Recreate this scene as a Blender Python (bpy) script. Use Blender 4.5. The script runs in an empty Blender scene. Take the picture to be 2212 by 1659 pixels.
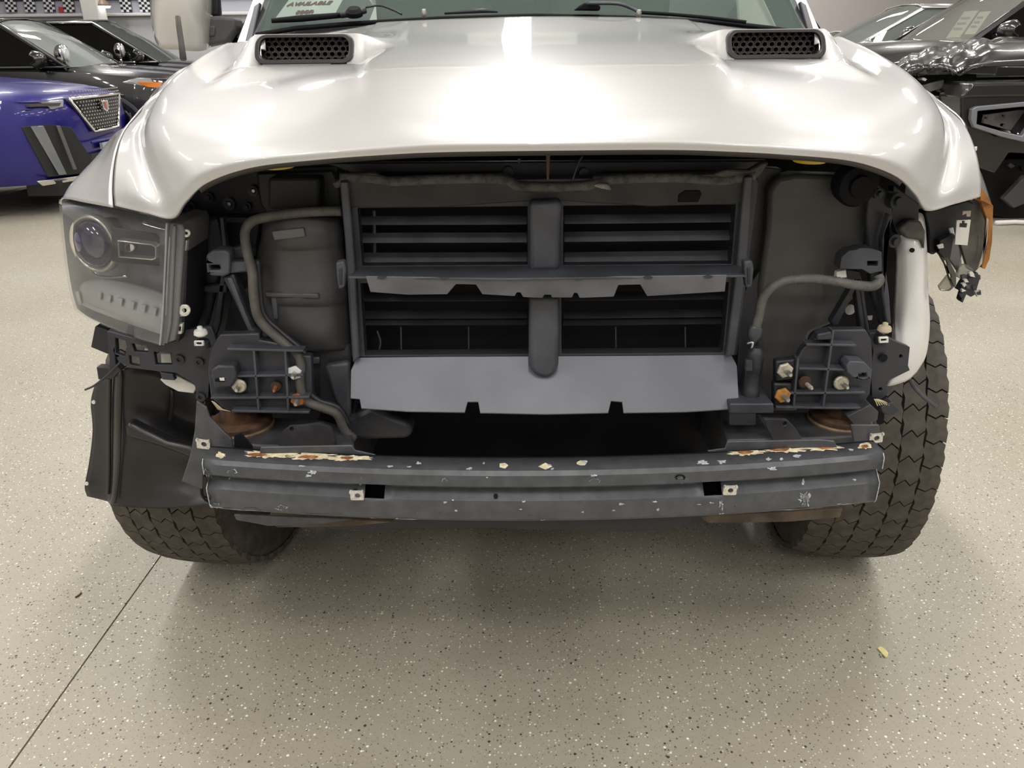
import bpy, bmesh, math, random
from mathutils import Vector, Matrix

random.seed(7)
SC = bpy.context.scene
COL = SC.collection

# ---------------------------------------------------------------- camera
H_CAM, F_PX = 1.36, 1680.0
PITCH, ROLL = math.radians(23.3), math.radians(0.6)
_f = Vector((0, math.cos(PITCH), -math.sin(PITCH)))
_u0 = Vector((0, math.sin(PITCH), math.cos(PITCH)))
_r0 = Vector((1, 0, 0))
_u = _u0 * math.cos(ROLL) + _r0 * math.sin(ROLL)
_r = _r0 * math.cos(ROLL) - _u0 * math.sin(ROLL)
cam_d = bpy.data.cameras.new('camera')
cam_d.sensor_width = 36.0
cam_d.lens = F_PX / 2212 * 36.0
cam_d.clip_start = 0.02
cam = bpy.data.objects.new('camera', cam_d)
COL.objects.link(cam)
M4 = Matrix.Identity(4)
for i in range(3):
    M4[i][0], M4[i][1], M4[i][2] = _r[i], _u[i], -_f[i]
M4[2][3] = H_CAM
cam.matrix_world = M4
SC.camera = cam

# ---------------------------------------------------------------- view, world
SC.view_settings.view_transform = 'Standard'
SC.view_settings.look = 'None'
SC.view_settings.gamma = 1.0
SC.view_settings.use_curve_mapping = False
SC.view_settings.exposure = 0.46
SC.cycles.max_bounces = 5
SC.cycles.diffuse_bounces = 2
SC.cycles.glossy_bounces = 2
SC.cycles.transmission_bounces = 4
SC.cycles.transparent_max_bounces = 8
SC.cycles.use_adaptive_sampling = True
SC.cycles.adaptive_threshold = 0.06
SC.cycles.adaptive_min_samples = 16
w = bpy.data.worlds.new('hall_air')
SC.world = w
w.use_nodes = True
w.node_tree.nodes['Background'].inputs[0].default_value = (1.0, 0.96, 0.9, 1)
w.node_tree.nodes['Background'].inputs[1].default_value = 0.02

# ---------------------------------------------------------------- ceiling lights (strip fixtures, area lamps)
CEIL = 5.0
LIGHT_ROWS_X = (-6.8, -3.4, 0.1, 3.5, 6.9)
LIGHT_Y = (-4.4, -1.4, 1.6, 4.6, 7.6, 11.0, 14.6, 18.2)  # farthest row added to brighten the back wall
LIGHT_LEN, LIGHT_WID, LIGHT_W = 1.5, 0.16, 44.0


def P(px, py, Y):
    """point of the place at pixel px,py and distance Y ahead of the camera"""
    d = _f + _r * ((px - 1106.0) / F_PX) - _u * ((py - 829.5) / F_PX)
    t = Y / d.y
    return Vector((d.x * t, Y, H_CAM + d.z * t))


def PL(pts, Y=None):
    return [P(p[0], p[1], p[2] if len(p) > 2 else Y) for p in pts]


# ---------------------------------------------------------------- materials
MATS = {}


def mat(name, col, rough=0.5, metal=0.0, coat=0.0, spec=0.5, noise=0.0, nscale=30.0, bump=0.0, bscale=80.0, rnoise=0.0, col2=None, thr=None, sheen=0.0):
    if name in MATS:
        return MATS[name]
    m = bpy.data.materials.new(name)
    m.use_nodes = True
    nt = m.node_tree
    b = nt.nodes['Principled BSDF']
    b.inputs['Base Color'].default_value = (*col, 1)
    b.inputs['Roughness'].default_value = rough
    b.inputs['Metallic'].default_value = metal
    b.inputs['Coat Weight'].default_value = coat
    b.inputs['Coat Roughness'].default_value = 0.04
    b.inputs['Specular IOR Level'].default_value = spec
    tc = None
    if noise or bump or rnoise or col2:
        tc = nt.nodes.new('ShaderNodeTexCoord')
    if noise or col2:
        n = nt.nodes.new('ShaderNodeTexNoise')
        n.inputs['Scale'].default_value = nscale
        n.inputs['Detail'].default_value = 6
        nt.links.new(tc.outputs['Object'], n.inputs['Vector'])
        r = nt.nodes.new('ShaderNodeValToRGB')
        c2 = col2 if col2 else tuple(c * (1 - noise) for c in col)
        c1 = col if col2 else tuple(min(1, c * (1 + noise)) for c in col)
        t = thr if thr else (0.35, 0.65)
        r.color_ramp.elements[0].position = t[0]
        r.color_ramp.elements[1].position = t[1]
        r.color_ramp.elements[0].color = (*c1, 1)
        r.color_ramp.elements[1].color = (*c2, 1)
        nt.links.new(n.outputs['Fac'], r.inputs['Fac'])
        nt.links.new(r.outputs['Color'], b.inputs['Base Color'])
    if rnoise:
        n = nt.nodes.new('ShaderNodeTexNoise')
        n.inputs['Scale'].default_value = nscale * 0.7
        n.inputs['Detail'].default_value = 4
        nt.links.new(tc.outputs['Object'], n.inputs['Vector'])
        mr = nt.nodes.new('ShaderNodeMapRange')
        mr.inputs['To Min'].default_value = max(0, rough - rnoise)
        mr.inputs['To Max'].default_value = min(1, rough + rnoise)
        nt.links.new(n.outputs['Fac'], mr.inputs['Value'])
        nt.links.new(mr.outputs['Result'], b.inputs['Roughness'])
    if bump:
        n = nt.nodes.new('ShaderNodeTexNoise')
        n.inputs['Scale'].default_value = bscale
        n.inputs['Detail'].default_value = 3
        nt.links.new(tc.outputs['Object'], n.inputs['Vector'])
        bp = nt.nodes.new('ShaderNodeBump')
        bp.inputs['Strength'].default_value = bump
        bp.inputs['Distance'].default_value = 0.002
        nt.links.new(n.outputs['Fac'], bp.inputs['Height'])
        nt.links.new(bp.outputs['Normal'], b.inputs['Normal'])
    MATS[name] = m
    return m


def glass(name, tint, ior=1.5, rough=0.0, haze=0.0, hazecol=(0.5, 0.5, 0.5)):
    if name in MATS:
        return MATS[name]
    m = bpy.data.materials.new(name)
    m.use_nodes = True
    nt = m.node_tree
    nt.nodes.remove(nt.nodes['Principled BSDF'])
    out = nt.nodes['Material Output']
    tr = nt.nodes.new('ShaderNodeBsdfTransparent')
    tr.inputs['Color'].default_value = (*tint, 1)
    gl = nt.nodes.new('ShaderNodeBsdfGlossy')
    gl.inputs['Roughness'].default_value = rough
    fr = nt.nodes.new('ShaderNodeFresnel')
    fr.inputs['IOR'].default_value = ior
    mx = nt.nodes.new('ShaderNodeMixShader')
    nt.links.new(fr.outputs[0], mx.inputs[0])
    src = tr
    if haze:
        df = nt.nodes.new('ShaderNodeBsdfDiffuse')
        df.inputs['Color'].default_value = (*hazecol, 1)
        mh = nt.nodes.new('ShaderNodeMixShader')
        mh.inputs[0].default_value = haze
        nt.links.new(tr.outputs[0], mh.inputs[1])
        nt.links.new(df.outputs[0], mh.inputs[2])
        src = mh
    nt.links.new(src.outputs[0], mx.inputs[1])
    nt.links.new(gl.outputs[0], mx.inputs[2])
    nt.links.new(mx.outputs[0], out.inputs['Surface'])
    MATS[name] = m
    return m


def emis(name, col, s):
    if name in MATS:
        return MATS[name]
    m = bpy.data.materials.new(name)
    m.use_nodes = True
    b = m.node_tree.nodes['Principled BSDF']
    b.inputs['Base Color'].default_value = (*col, 1)
    b.inputs['Emission Color'].default_value = (*col, 1)
    b.inputs['Emission Strength'].default_value = s
    MATS[name] = m
    return m


# ---------------------------------------------------------------- mesh builder
ORG = Vector((0, 0, 0))     # base of the thing being built


class MB:
    def __init__(self):
        self.v, self.f = [], []

    def add(self, vs, fs):
        o = len(self.v)
        self.v += [Vector(p) for p in vs]
        self.f += [[i + o for i in f] for f in fs]
        return self

    def box(self, c, s, rot=None):
        c = Vector(c)
        R = rot if rot is not None else Matrix.Identity(3)
        vs = [c + R @ Vector((x * s[0] / 2, y * s[1] / 2, z * s[2] / 2)) for x in (-1, 1) for y in (-1, 1) for z in (-1, 1)]
        return self.add(vs, [(0, 1, 3, 2), (4, 6, 7, 5), (0, 4, 5, 1), (2, 3, 7, 6), (0, 2, 6, 4), (1, 5, 7, 3)])

    def prism(self, pts, vec):
        pts = [Vector(p) for p in pts]
        vec = Vector(vec)
        n = len(pts)
        fs = [list(range(n - 1, -1, -1)), list(range(n, 2 * n))] + [(i, (i + 1) % n, (i + 1) % n + n, i + n) for i in range(n)]
        return self.add(pts + [p + vec for p in pts], fs)

    def tube(self, path, r, n=8, cap=True):
        path = [Vector(p) for p in path]
        k = len(path)
        rs = r if isinstance(r, (list, tuple)) else [r] * k
        rings, prev = [], None
        for i, p in enumerate(path):
            t = (path[min(i + 1, k - 1)] - path[max(i - 1, 0)]).normalized()
            if prev is None:
                a = Vector((0, 0, 1)) if abs(t.z) < 0.9 else Vector((1, 0, 0))
                x = t.cross(a).normalized()
            else:
                x = (prev - t * prev.dot(t)).normalized()
            prev = x
            y = t.cross(x)
            rings.append([p + (x * math.cos(2 * math.pi * j / n) + y * math.sin(2 * math.pi * j / n)) * rs[i] for j in range(n)])
        vs = [q for g in rings for q in g]
        fs = [(i * n + j, i * n + (j + 1) % n, (i + 1) * n + (j + 1) % n, (i + 1) * n + j) for i in range(k - 1) for j in range(n)]
        if cap:
            fs += [list(range(n - 1, -1, -1)), list(range((k - 1) * n, k * n))]
        return self.add(vs, fs)

    def lathe(self, o, ax, prof, n=24, cap=True, closed=False, start=0.0):
        """prof = [(radius, height along ax)]"""
        o, ax = Vector(o), Vector(ax).normalized()
        a = Vector((0, 0, 1)) if abs(ax.z) < 0.9 else Vector((1, 0, 0))
        x = ax.cross(a).normalized()
        y = ax.cross(x)
        vs = [o + ax * h + (x * math.cos(start + 2 * math.pi * j / n) + y * math.sin(start + 2 * math.pi * j / n)) * r for r, h in prof for j in range(n)]
        k = len(prof)
        fs = [(i * n + j, i * n + (j + 1) % n, ((i + 1) % k) * n + (j + 1) % n, ((i + 1) % k) * n + j) for i in range(k if closed else k - 1) for j in range(n)]
        if cap and not closed:
            fs += [list(range(n - 1, -1, -1)), list(range((k - 1) * n, k * n))]
        return self.add(vs, fs)

    def grid(self, rows):
        n = len(rows[0])
        vs = [p for r in rows for p in r]
        fs = [(i * n + j, i * n + j + 1, (i + 1) * n + j + 1, (i + 1) * n + j) for i in range(len(rows) - 1) for j in range(n - 1)]
        return self.add(vs, fs)

    def holes(self, outer, holes, vec):
        """flat plate with holes: outline(s) filled and pushed through by vec"""
        bm = bmesh.new()
        loops = []
        es = []
        for lp in [outer] + list(holes):
            vv = [bm.verts.new(p) for p in lp]
            loops.append(vv)
            for i in range(len(vv)):
                es.append(bm.edges.new((vv[i], vv[(i + 1) % len(vv)])))
        bmesh.ops.triangle_fill(bm, use_beauty=True, use_dissolve=False, edges=es)
        bm.verts.index_update()
        vs = [v.co.copy() for v in bm.verts]
        fs = [[v.index for v in f.verts] for f in bm.faces]
        n = len(vs)
        vec = Vector(vec)
        o = len(self.v)
        self.add(vs + [v + vec for v in vs], fs + [[i + n for i in reversed(f)] for f in fs])
        for lp in loops:
            ids = [v.index for v in lp]
            for i in range(len(ids)):
                a, b_ = ids[i], ids[(i + 1) % len(ids)]
                self.f.append([o + a, o + b_, o + b_ + n, o + a + n])
        bm.free()
        return self

    def mesh(self, name, smooth=False, weld=False):
        me = bpy.data.meshes.new(name)
        me.from_pydata([tuple(p - ORG) for p in self.v], [], self.f)
        bm = bmesh.new()
        bm.from_mesh(me)
        if weld:
            bmesh.ops.remove_doubles(bm, verts=bm.verts, dist=1e-5)
        bmesh.ops.recalc_face_normals(bm, faces=bm.faces)
        bm.to_mesh(me)
        bm.free()
        if smooth:
            for p in me.polygons:
                p.use_smooth = True
        return me

    def build(self, name, m, parent=None, smooth=False, bevel=0.0, solid=0.0, sub=0, angle=None, weld=False, segs=2):
        me = self.mesh(name, smooth or angle is not None, weld)
        o = bpy.data.objects.new(name, me)
        COL.objects.link(o)
        if m is not None:
            me.materials.append(m)
        if parent is not None:
            o.parent = parent
        if solid:
            md = o.modifiers.new('thickness', 'SOLIDIFY')
            md.thickness = solid
            md.offset = -1
        if bevel:
            md = o.modifiers.new('edges', 'BEVEL')
            md.width = bevel
            md.segments = segs
            md.limit_method = 'ANGLE'
            md.angle_limit = math.radians(35)
            for p in me.polygons:
                p.use_smooth = True
            if angle is None:
                angle = 40
        if sub:
            md = o.modifiers.new('round', 'SUBSURF')
            md.levels = sub
            md.render_levels = sub
        if angle is not None:
            me.set_sharp_from_angle(angle=math.radians(angle))
        return o


def tag(o, label=None, cat=None, group=None, kind=None):
    if label:
        o['label'] = label
    if cat:
        o['category'] = cat
    if group:
        o['group'] = group
    if kind:
        o['kind'] = kind
    return o


def empty(name, loc, label, cat, group=None):
    global ORG
    o = bpy.data.objects.new(name, None)
    COL.objects.link(o)
    o.location = loc
    o.empty_display_size = 0.1
    ORG = Vector(loc)
    return tag(o, label, cat, group)


def base():
    global ORG
    ORG = Vector((0, 0, 0))


def cr(pts, n):
    """Catmull-Rom through pts (Vectors), n steps per span"""
    out = []
    k = len(pts)
    for i in range(k - 1):
        p1, p2 = pts[i], pts[i + 1]
        p0 = pts[i - 1] if i else p1 * 2 - p2
        p3 = pts[i + 2] if i + 2 < k else p2 * 2 - p1
        for s in range(n):
            t = s / n
            out.append(0.5 * ((2 * p1) + (p2 - p0) * t + (2 * p0 - 5 * p1 + 4 * p2 - p3) * t * t + (3 * p1 - p0 - 3 * p2 + p3) * t ** 3))
    out.append(pts[-1].copy())
    return out


def dense(rows, nu, nv):
    """bicubic refinement of a control net"""
    a = [cr(r, nu) for r in rows]
    cols = [cr([a[i][j] for i in range(len(a))], nv) for j in range(len(a[0]))]
    return [[cols[j][i] for j in range(len(cols))] for i in range(len(cols[0]))]


def sst(a, b, x):
    t = max(0.0, min(1.0, (x - a) / (b - a)))
    return t * t * (3 - 2 * t)


def circ(cx, cy, rx, ry, n=16, a0=0.0):
    return [(cx + rx * math.cos(a0 + 2 * math.pi * i / n), cy + ry * math.sin(a0 + 2 * math.pi * i / n)) for i in range(n)]


def rrect(x0, y0, x1, y1, r, n=4):
    out = []
    for cx, cy, a in ((x1 - r, y0 + r, -90), (x1 - r, y1 - r, 0), (x0 + r, y1 - r, 90), (x0 + r, y0 + r, 180)):
        for i in range(n + 1):
            t = math.radians(a + 90 * i / n)
            out.append((cx + r * math.cos(t), cy + r * math.sin(t)))
    return out


def link_copy(o, parent, loc=None, rot=None):
    c = o.copy()
    COL.objects.link(c)
    c.parent = parent
    if loc is not None:
        c.location = loc
    if rot is not None:
        c.rotation_euler = rot
    return c


# common materials
M_PAINT = mat('silver_white_paint', (0.58, 0.572, 0.57), 0.42, 0.5, coat=1.0, noise=0.03, nscale=900)
M_BLACK = mat('black_plastic', (0.020, 0.021, 0.026), 0.45, noise=0.25, nscale=12, bump=0.15, bscale=400)
M_DARK = mat('dark_plastic', (0.032, 0.034, 0.042), 0.44, noise=0.2, nscale=9, bump=0.1, bscale=300)
M_DUSTY = mat('dusty_plastic', (0.060, 0.064, 0.078), 0.45, noise=0.3, nscale=14, bump=0.1, bscale=300)
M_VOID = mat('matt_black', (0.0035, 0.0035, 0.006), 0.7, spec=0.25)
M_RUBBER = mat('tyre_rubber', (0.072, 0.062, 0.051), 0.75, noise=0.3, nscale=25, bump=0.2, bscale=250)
M_HOSE = mat('dusty_hose', (0.085, 0.078, 0.07), 0.65, noise=0.25, nscale=40)
M_STEEL = mat('bare_zinc', (0.62, 0.60, 0.55), 0.38, 0.85, noise=0.15, nscale=120)
M_NUT = mat('zinc_nut', (0.55, 0.51, 0.42), 0.5, 0.45, noise=0.25, nscale=150)
M_RUST = mat('rust', (0.30, 0.115, 0.035), 0.85, noise=0.5, nscale=70, bump=0.5, bscale=300)
M_CREAM = mat('dried_residue', (0.66, 0.58, 0.40), 0.8, noise=0.25, nscale=90)
M_WHITE = mat('white_plastic', (0.74, 0.73, 0.69), 0.45)
M_CLIP = mat('clip_metal', (0.72, 0.69, 0.63), 0.42, 0.5, noise=0.2, nscale=200)
M_CHROME = mat('chrome', (0.85, 0.85, 0.86), 0.08, 1.0)
M_YELLOW = mat('yellow_plastic', (0.62, 0.45, 0.03), 0.5)
M_BEAM = mat('beam_paint', (0.078, 0.081, 0.090), 0.40, 0.1, noise=0.16, nscale=45, bump=0.1, bscale=120, rnoise=0.1)

# ================================================================ the hall
def floor_material():
    m = bpy.data.materials.new('flake_epoxy_floor')
    m.use_nodes = True
    nt = m.node_tree
    b = nt.nodes['Principled BSDF']
    tc = nt.nodes.new('ShaderNodeTexCoord')
    L = nt.links.new

    def flakes(scale, thr_rand, thr_dist):
        v = nt.nodes.new('ShaderNodeTexVoronoi')
        v.inputs['Scale'].default_value = scale
        v.inputs['Randomness'].default_value = 1.0
        L(tc.outputs['Object'], v.inputs['Vector'])
        sep = nt.nodes.new('ShaderNodeSeparateColor')
        L(v.outputs['Color'], sep.inputs[0])
        a = nt.nodes.new('ShaderNodeMath'); a.operation = 'GREATER_THAN'
        L(sep.outputs[0], a.inputs[0]); a.inputs[1].default_value = thr_rand
        # size varies from flake to flake
        sz = nt.nodes.new('ShaderNodeMapRange')
        L(sep.outputs[1], sz.inputs['Value'])
        sz.inputs['To Min'].default_value = thr_dist * 0.45
        sz.inputs['To Max'].default_value = thr_dist
        d = nt.nodes.new('ShaderNodeMath'); d.operation = 'LESS_THAN'
        L(v.outputs['Distance'], d.inputs[0]); L(sz.outputs['Result'], d.inputs[1])
        k = nt.nodes.new('ShaderNodeMath'); k.operation = 'MULTIPLY'
        L(a.outputs[0], k.inputs[0]); L(d.outputs[0], k.inputs[1])
        return k.outputs[0], sep.outputs[2]

    n = nt.nodes.new('ShaderNodeTexNoise')
    n.inputs['Scale'].default_value = 1.3
    n.inputs['Detail'].default_value = 5
    L(tc.outputs['Object'], n.inputs['Vector'])
    ramp = nt.nodes.new('ShaderNodeValToRGB')
    ramp.color_ramp.elements[0].position = 0.3
    ramp.color_ramp.elements[1].position = 0.7
    ramp.color_ramp.elements[0].color = (0.365, 0.335, 0.262, 1)
    ramp.color_ramp.elements[1].color = (0.42, 0.392, 0.322, 1)
    L(n.outputs['Fac'], ramp.inputs['Fac'])
    col = ramp.outputs['Color']
    for scale, tr, td, c in ((200, 0.60, 0.40, (0.29, 0.26, 0.20, 1)), (130, 0.76, 0.35, (0.14, 0.12, 0.09, 1)), (140, 0.76, 0.34, (0.72, 0.69, 0.58, 1)), (88, 0.88, 0.30, (0.06, 0.05, 0.038, 1)), (92, 0.86, 0.29, (0.90, 0.88, 0.78, 1))):
        k, _ = flakes(scale, tr, td)
        mx = nt.nodes.new('ShaderNodeMix')
        mx.data_type = 'RGBA'
        L(k, mx.inputs['Factor'])
        L(col, mx.inputs['A'])
        mx.inputs['B'].default_value = c
        col = mx.outputs['Result']
    L(col, b.inputs['Base Color'])
    b.inputs['Roughness'].default_value = 0.3
    n2 = nt.nodes.new('ShaderNodeTexNoise')
    n2.inputs['Scale'].default_value = 55
    n2.inputs['Detail'].default_value = 4
    L(tc.outputs['Object'], n2.inputs['Vector'])
    mr = nt.nodes.new('ShaderNodeMapRange')
    mr.inputs['To Min'].default_value = 0.27
    mr.inputs['To Max'].default_value = 0.45
    L(n2.outputs['Fac'], mr.inputs['Value'])
    L(mr.outputs['Result'], b.inputs['Roughness'])
    b.inputs['Specular IOR Level'].default_value = 0.4
    bp = nt.nodes.new('ShaderNodeBump')
    bp.inputs['Strength'].default_value = 0.35
    bp.inputs['Distance'].default_value = 0.002
    L(n2.outputs['Fac'], bp.inputs['Height'])
    L(bp.outputs['Normal'], b.inputs['Normal'])
    return m


X0, X1, Y0, Y1 = -13.0, 13.0, -7.0, 21.0
# the floor slabs meet at a saw-cut joint that runs past the left tyre
JA, JB = P(20, 1659, 1.0), P(335, 1218, 1.0)
def floor_hit(px, py):
    d = _f + _r * ((px - 1106.0) / F_PX) - _u * ((py - 829.5) / F_PX)
    t = -H_CAM / d.z
    return Vector((d.x * t, d.y * t, 0))
JA, JB = floor_hit(22, 1655), floor_hit(334, 1219)
jd = (JB - JA).normalized()
jn = Vector((-jd.y, jd.x, 0))
JP0 = JA + jd * ((Y0 - JA.y) / jd.y)
JP1 = JA + jd * ((Y1 - JA.y) / jd.y)
M_FLOOR = floor_material()
hw = 0.0022
fl = MB()
fl.prism([(X0, Y0, 0), JP0 - Vector((hw, 0, 0)), JP1 - Vector((hw, 0, 0)), (X0, Y1, 0)], (0, 0, -0.1))
floor = tag(fl.build('floor', M_FLOOR, None), 'beige flake epoxy floor', None, None, 'structure')
fl = MB()
fl.prism([JP0 + Vector((hw, 0, 0)), (X1, Y0, 0), (X1, Y1, 0), JP1 + Vector((hw, 0, 0))], (0, 0, -0.1))
fl.build('floor_slab', M_FLOOR, floor)
fl = MB()
fl.prism([JP0 - Vector((hw * 1.5, 0, 0.004)), JP0 + Vector((hw * 1.5, 0, -0.004)), JP1 + Vector((hw * 1.5, 0, -0.004)), JP1 - Vector((hw * 1.5, 0, 0.004))], (0, 0, -0.05))
fl.build('joint_filler', mat('joint_filler', (0.10, 0.075, 0.05), 0.9), floor)

M_WALL = mat('wall_paint', (0.74, 0.70, 0.67), 0.8)
M_WALLB = mat('wall_paint_blue_grey', (0.50, 0.51, 0.58), 0.7)
M_CEIL = mat('ceiling_white', (0.70, 0.68, 0.66), 0.9)
tag(MB().box((0, Y1 + 0.1, CEIL / 2), (X1 - X0, 0.2, CEIL)).build('wall_back', M_WALL), 'greige back wall of the hall', None, None, 'structure')
tag(MB().box((X0 - 0.1, (Y0 + Y1) / 2, CEIL / 2), (0.2, Y1 - Y0, CEIL)).build('wall_left', M_WALL), 'pale left wall of the hall', None, None, 'structure')
tag(MB().box((X1 + 0.1, (Y0 + Y1) / 2, CEIL / 2), (0.2, Y1 - Y0, CEIL)).build('wall_right', M_WALL), 'pale right wall of the hall', None, None, 'structure')
tag(MB().box((0, Y0 - 0.1, CEIL / 2), (X1 - X0, 0.2, CEIL)).build('wall_front', M_WALL), 'pale wall behind the camera', None, None, 'structure')
tag(MB().box((0, (Y0 + Y1) / 2, CEIL + 0.1), (X1 - X0, Y1 - Y0, 0.2)).build('ceiling', M_CEIL), 'white ceiling of the hall', None, None, 'structure')

# strip lights under the ceiling: housing, end caps and the lamp itself
ldat = bpy.data.lights.new('strip_lamp', 'AREA')
ldat.shape = 'RECTANGLE'
ldat.size, ldat.size_y = LIGHT_WID, LIGHT_LEN
ldat.energy = LIGHT_W
ldat.color = (1.0, 0.975, 0.94)
hb = MB().prism([(-0.11, 0, 0), (-0.09, 0, 0.06), (0.09, 0, 0.06), (0.11, 0, 0)], (0, LIGHT_LEN + 0.06, 0))
for vtx in hb.v:
    vtx.y -= (LIGHT_LEN + 0.06) / 2
hme = hb.mesh('strip_housing')
hme.materials.append(mat('lamp_housing', (0.8, 0.8, 0.8), 0.5))
k = 0
for lx in LIGHT_ROWS_X:
    for ly in LIGHT_Y:
        e = bpy.data.objects.new('strip_light', None)
        COL.objects.link(e)
        e.location = (lx, ly, CEIL - 0.25)
        tag(e, 'long white strip light hung under the ceiling', 'light', 'ceiling strip lights')
        h = bpy.data.objects.new('housing', hme)
        COL.objects.link(h)
        h.parent = e
        lo = bpy.data.objects.new('lamp', ldat)
        COL.objects.link(lo)
        lo.parent = e
        lo.location = (0, 0, -0.01)

# ================================================================ the pickup
TX = 0.063
TRUCK = empty('pickup_truck', (TX, 2.0, 0), 'silver-white pickup truck with its front bumper and grille removed', 'truck')


def T(x, Y, z):
    return Vector((TX + x, Y, z))


def ctl(p):
    """control point: (px,py,Y) of the photograph's left side or ('t',x,Y,z)"""
    if p[0] == 't':
        return T(p[1], p[2], p[3])
    return P(*p)


def mirror(v):
    return Vector((2 * TX - v.x, v.y, v.z))


HOOD = [
    # lip ... cowl ; columns from centre to the fender gap (left side of the picture)
    [(1178, 326, 1.150), (960, 329, 1.154), (830, 335, 1.159), (690, 345, 1.165), (545, 362, 1.185), (446, 396, 1.215), (398, 437, 1.225), (369, 471, 1.235), (310, 459, 1.265), (248, 444, 1.315)],
    [(1178, 302, 1.152), (950, 304, 1.156), (815, 312, 1.161), (680, 322, 1.170), (530, 340, 1.190), (428, 372, 1.220), (378, 408, 1.240), (346, 425, 1.262), (298, 415, 1.290), (245, 404, 1.345)],
    [(1178, 252, 1.195), (905, 254, 1.199), (775, 262, 1.206), (650, 278, 1.215), (500, 300, 1.235), (398, 330, 1.268), (348, 348, 1.305), (320, 362, 1.340), (290, 350, 1.365), (251, 340, 1.410)],
    [(1178, 195, 1.280), (862, 199, 1.284), (758, 211, 1.291), (645, 232, 1.300), (498, 254, 1.320), (378, 278, 1.355), (327, 290, 1.400), (305, 302, 1.440), (288, 292, 1.460), (268, 286, 1.500)],
    [(1178, 142, 1.420), (845, 148, 1.420), (760, 164, 1.422), (655, 184, 1.430), (518, 205, 1.450), (382, 224, 1.480), (331, 238, 1.515), (316, 256, 1.550), (310, 249, 1.585), (303, 244, 1.625)],
    [(1178, 101, 1.640), (836, 107, 1.640), (772, 127, 1.640), (662, 142, 1.640), (545, 155, 1.650), (412, 172, 1.665), (364, 180, 1.685), ('t', -.785, 1.72, 1.275), ('t', -.81, 1.74, 1.268), ('t', -.83, 1.76, 1.268)],
    [(1178, 69, 1.950), (832, 73, 1.950), (776, 86, 1.940), (670, 104, 1.930), (560, 114, 1.930), (458, 124, 1.920), (424, 130, 1.925), ('t', -.80, 1.95, 1.312), ('t', -.82, 1.96, 1.305), ('t', -.84, 1.97, 1.305)],
    [(1178, 35, 2.250), (850, 46, 2.240), (800, 54, 2.220), (690, 72, 2.200), (570, 84, 2.150), (508, 92, 2.130), (484, 96, 2.125), ('t', -.80, 2.14, 1.345), ('t', -.82, 2.15, 1.340), ('t', -.84, 2.16, 1.338)],
]
half = [[ctl(p) for p in r] for r in HOOD]
for r in half:
    r[0].x = TX
full = [[mirror(p) for p in reversed(r[1:])] + r for r in half]
full = [list(reversed(r)) for r in full]     # left to right
hd = dense(full, 12, 12)
VX = P(662, 110, 1.70).x - TX               # vent centre, left of the middle
VW = 0.098
VZ = P(662, 139, 1.672).z
for row in hd:
    for p in row:
        x = abs(p.x - TX)
        d = abs(x - abs(VX))
        if d < 0.20 and p.y > 1.5:
            wx = 1 - sst(VW + 0.001, VW + 0.075, d)
            low = sst(1.52, 1.655, p.y)
            top = sst(1.672, 1.708, p.y)
            back = 1 - sst(1.76, 2.14, p.y)
            zt = VZ + 0.056 * top
            p.z += (zt - p.z) * wx * low * back
hmb = MB().grid(hd)
def in_vent(f):
    c = sum((hmb.v[i] for i in f), Vector()) / 4
    return all(abs(abs(hmb.v[i].x - TX) - abs(VX)) < VW - 0.005 for i in f) and 1.668 < c.y < 1.712
hmb.f = [f for f in hmb.f if not in_vent(f)]
hood = hmb.build('hood', M_PAINT, TRUCK, smooth=True, solid=0.006)
tag(hood, 'silver-white hood with two black vents')
# folded inner panel behind the lip
inner = []
for k_, (dy, dz) in enumerate(((0.004, 0.003), (0.012, -0.006), (0.05, 0.0), (0.30, 0.035))):
    inner.append([Vector((p.x, p.y + dy, p.z + dz)) for p in hd[0][44:-44]])
MB().grid(inner).build('hood_inner_panel', mat('inner_panel_grey', (0.055, 0.048, 0.045), 0.5), hood, smooth=True, solid=0.002)

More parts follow.
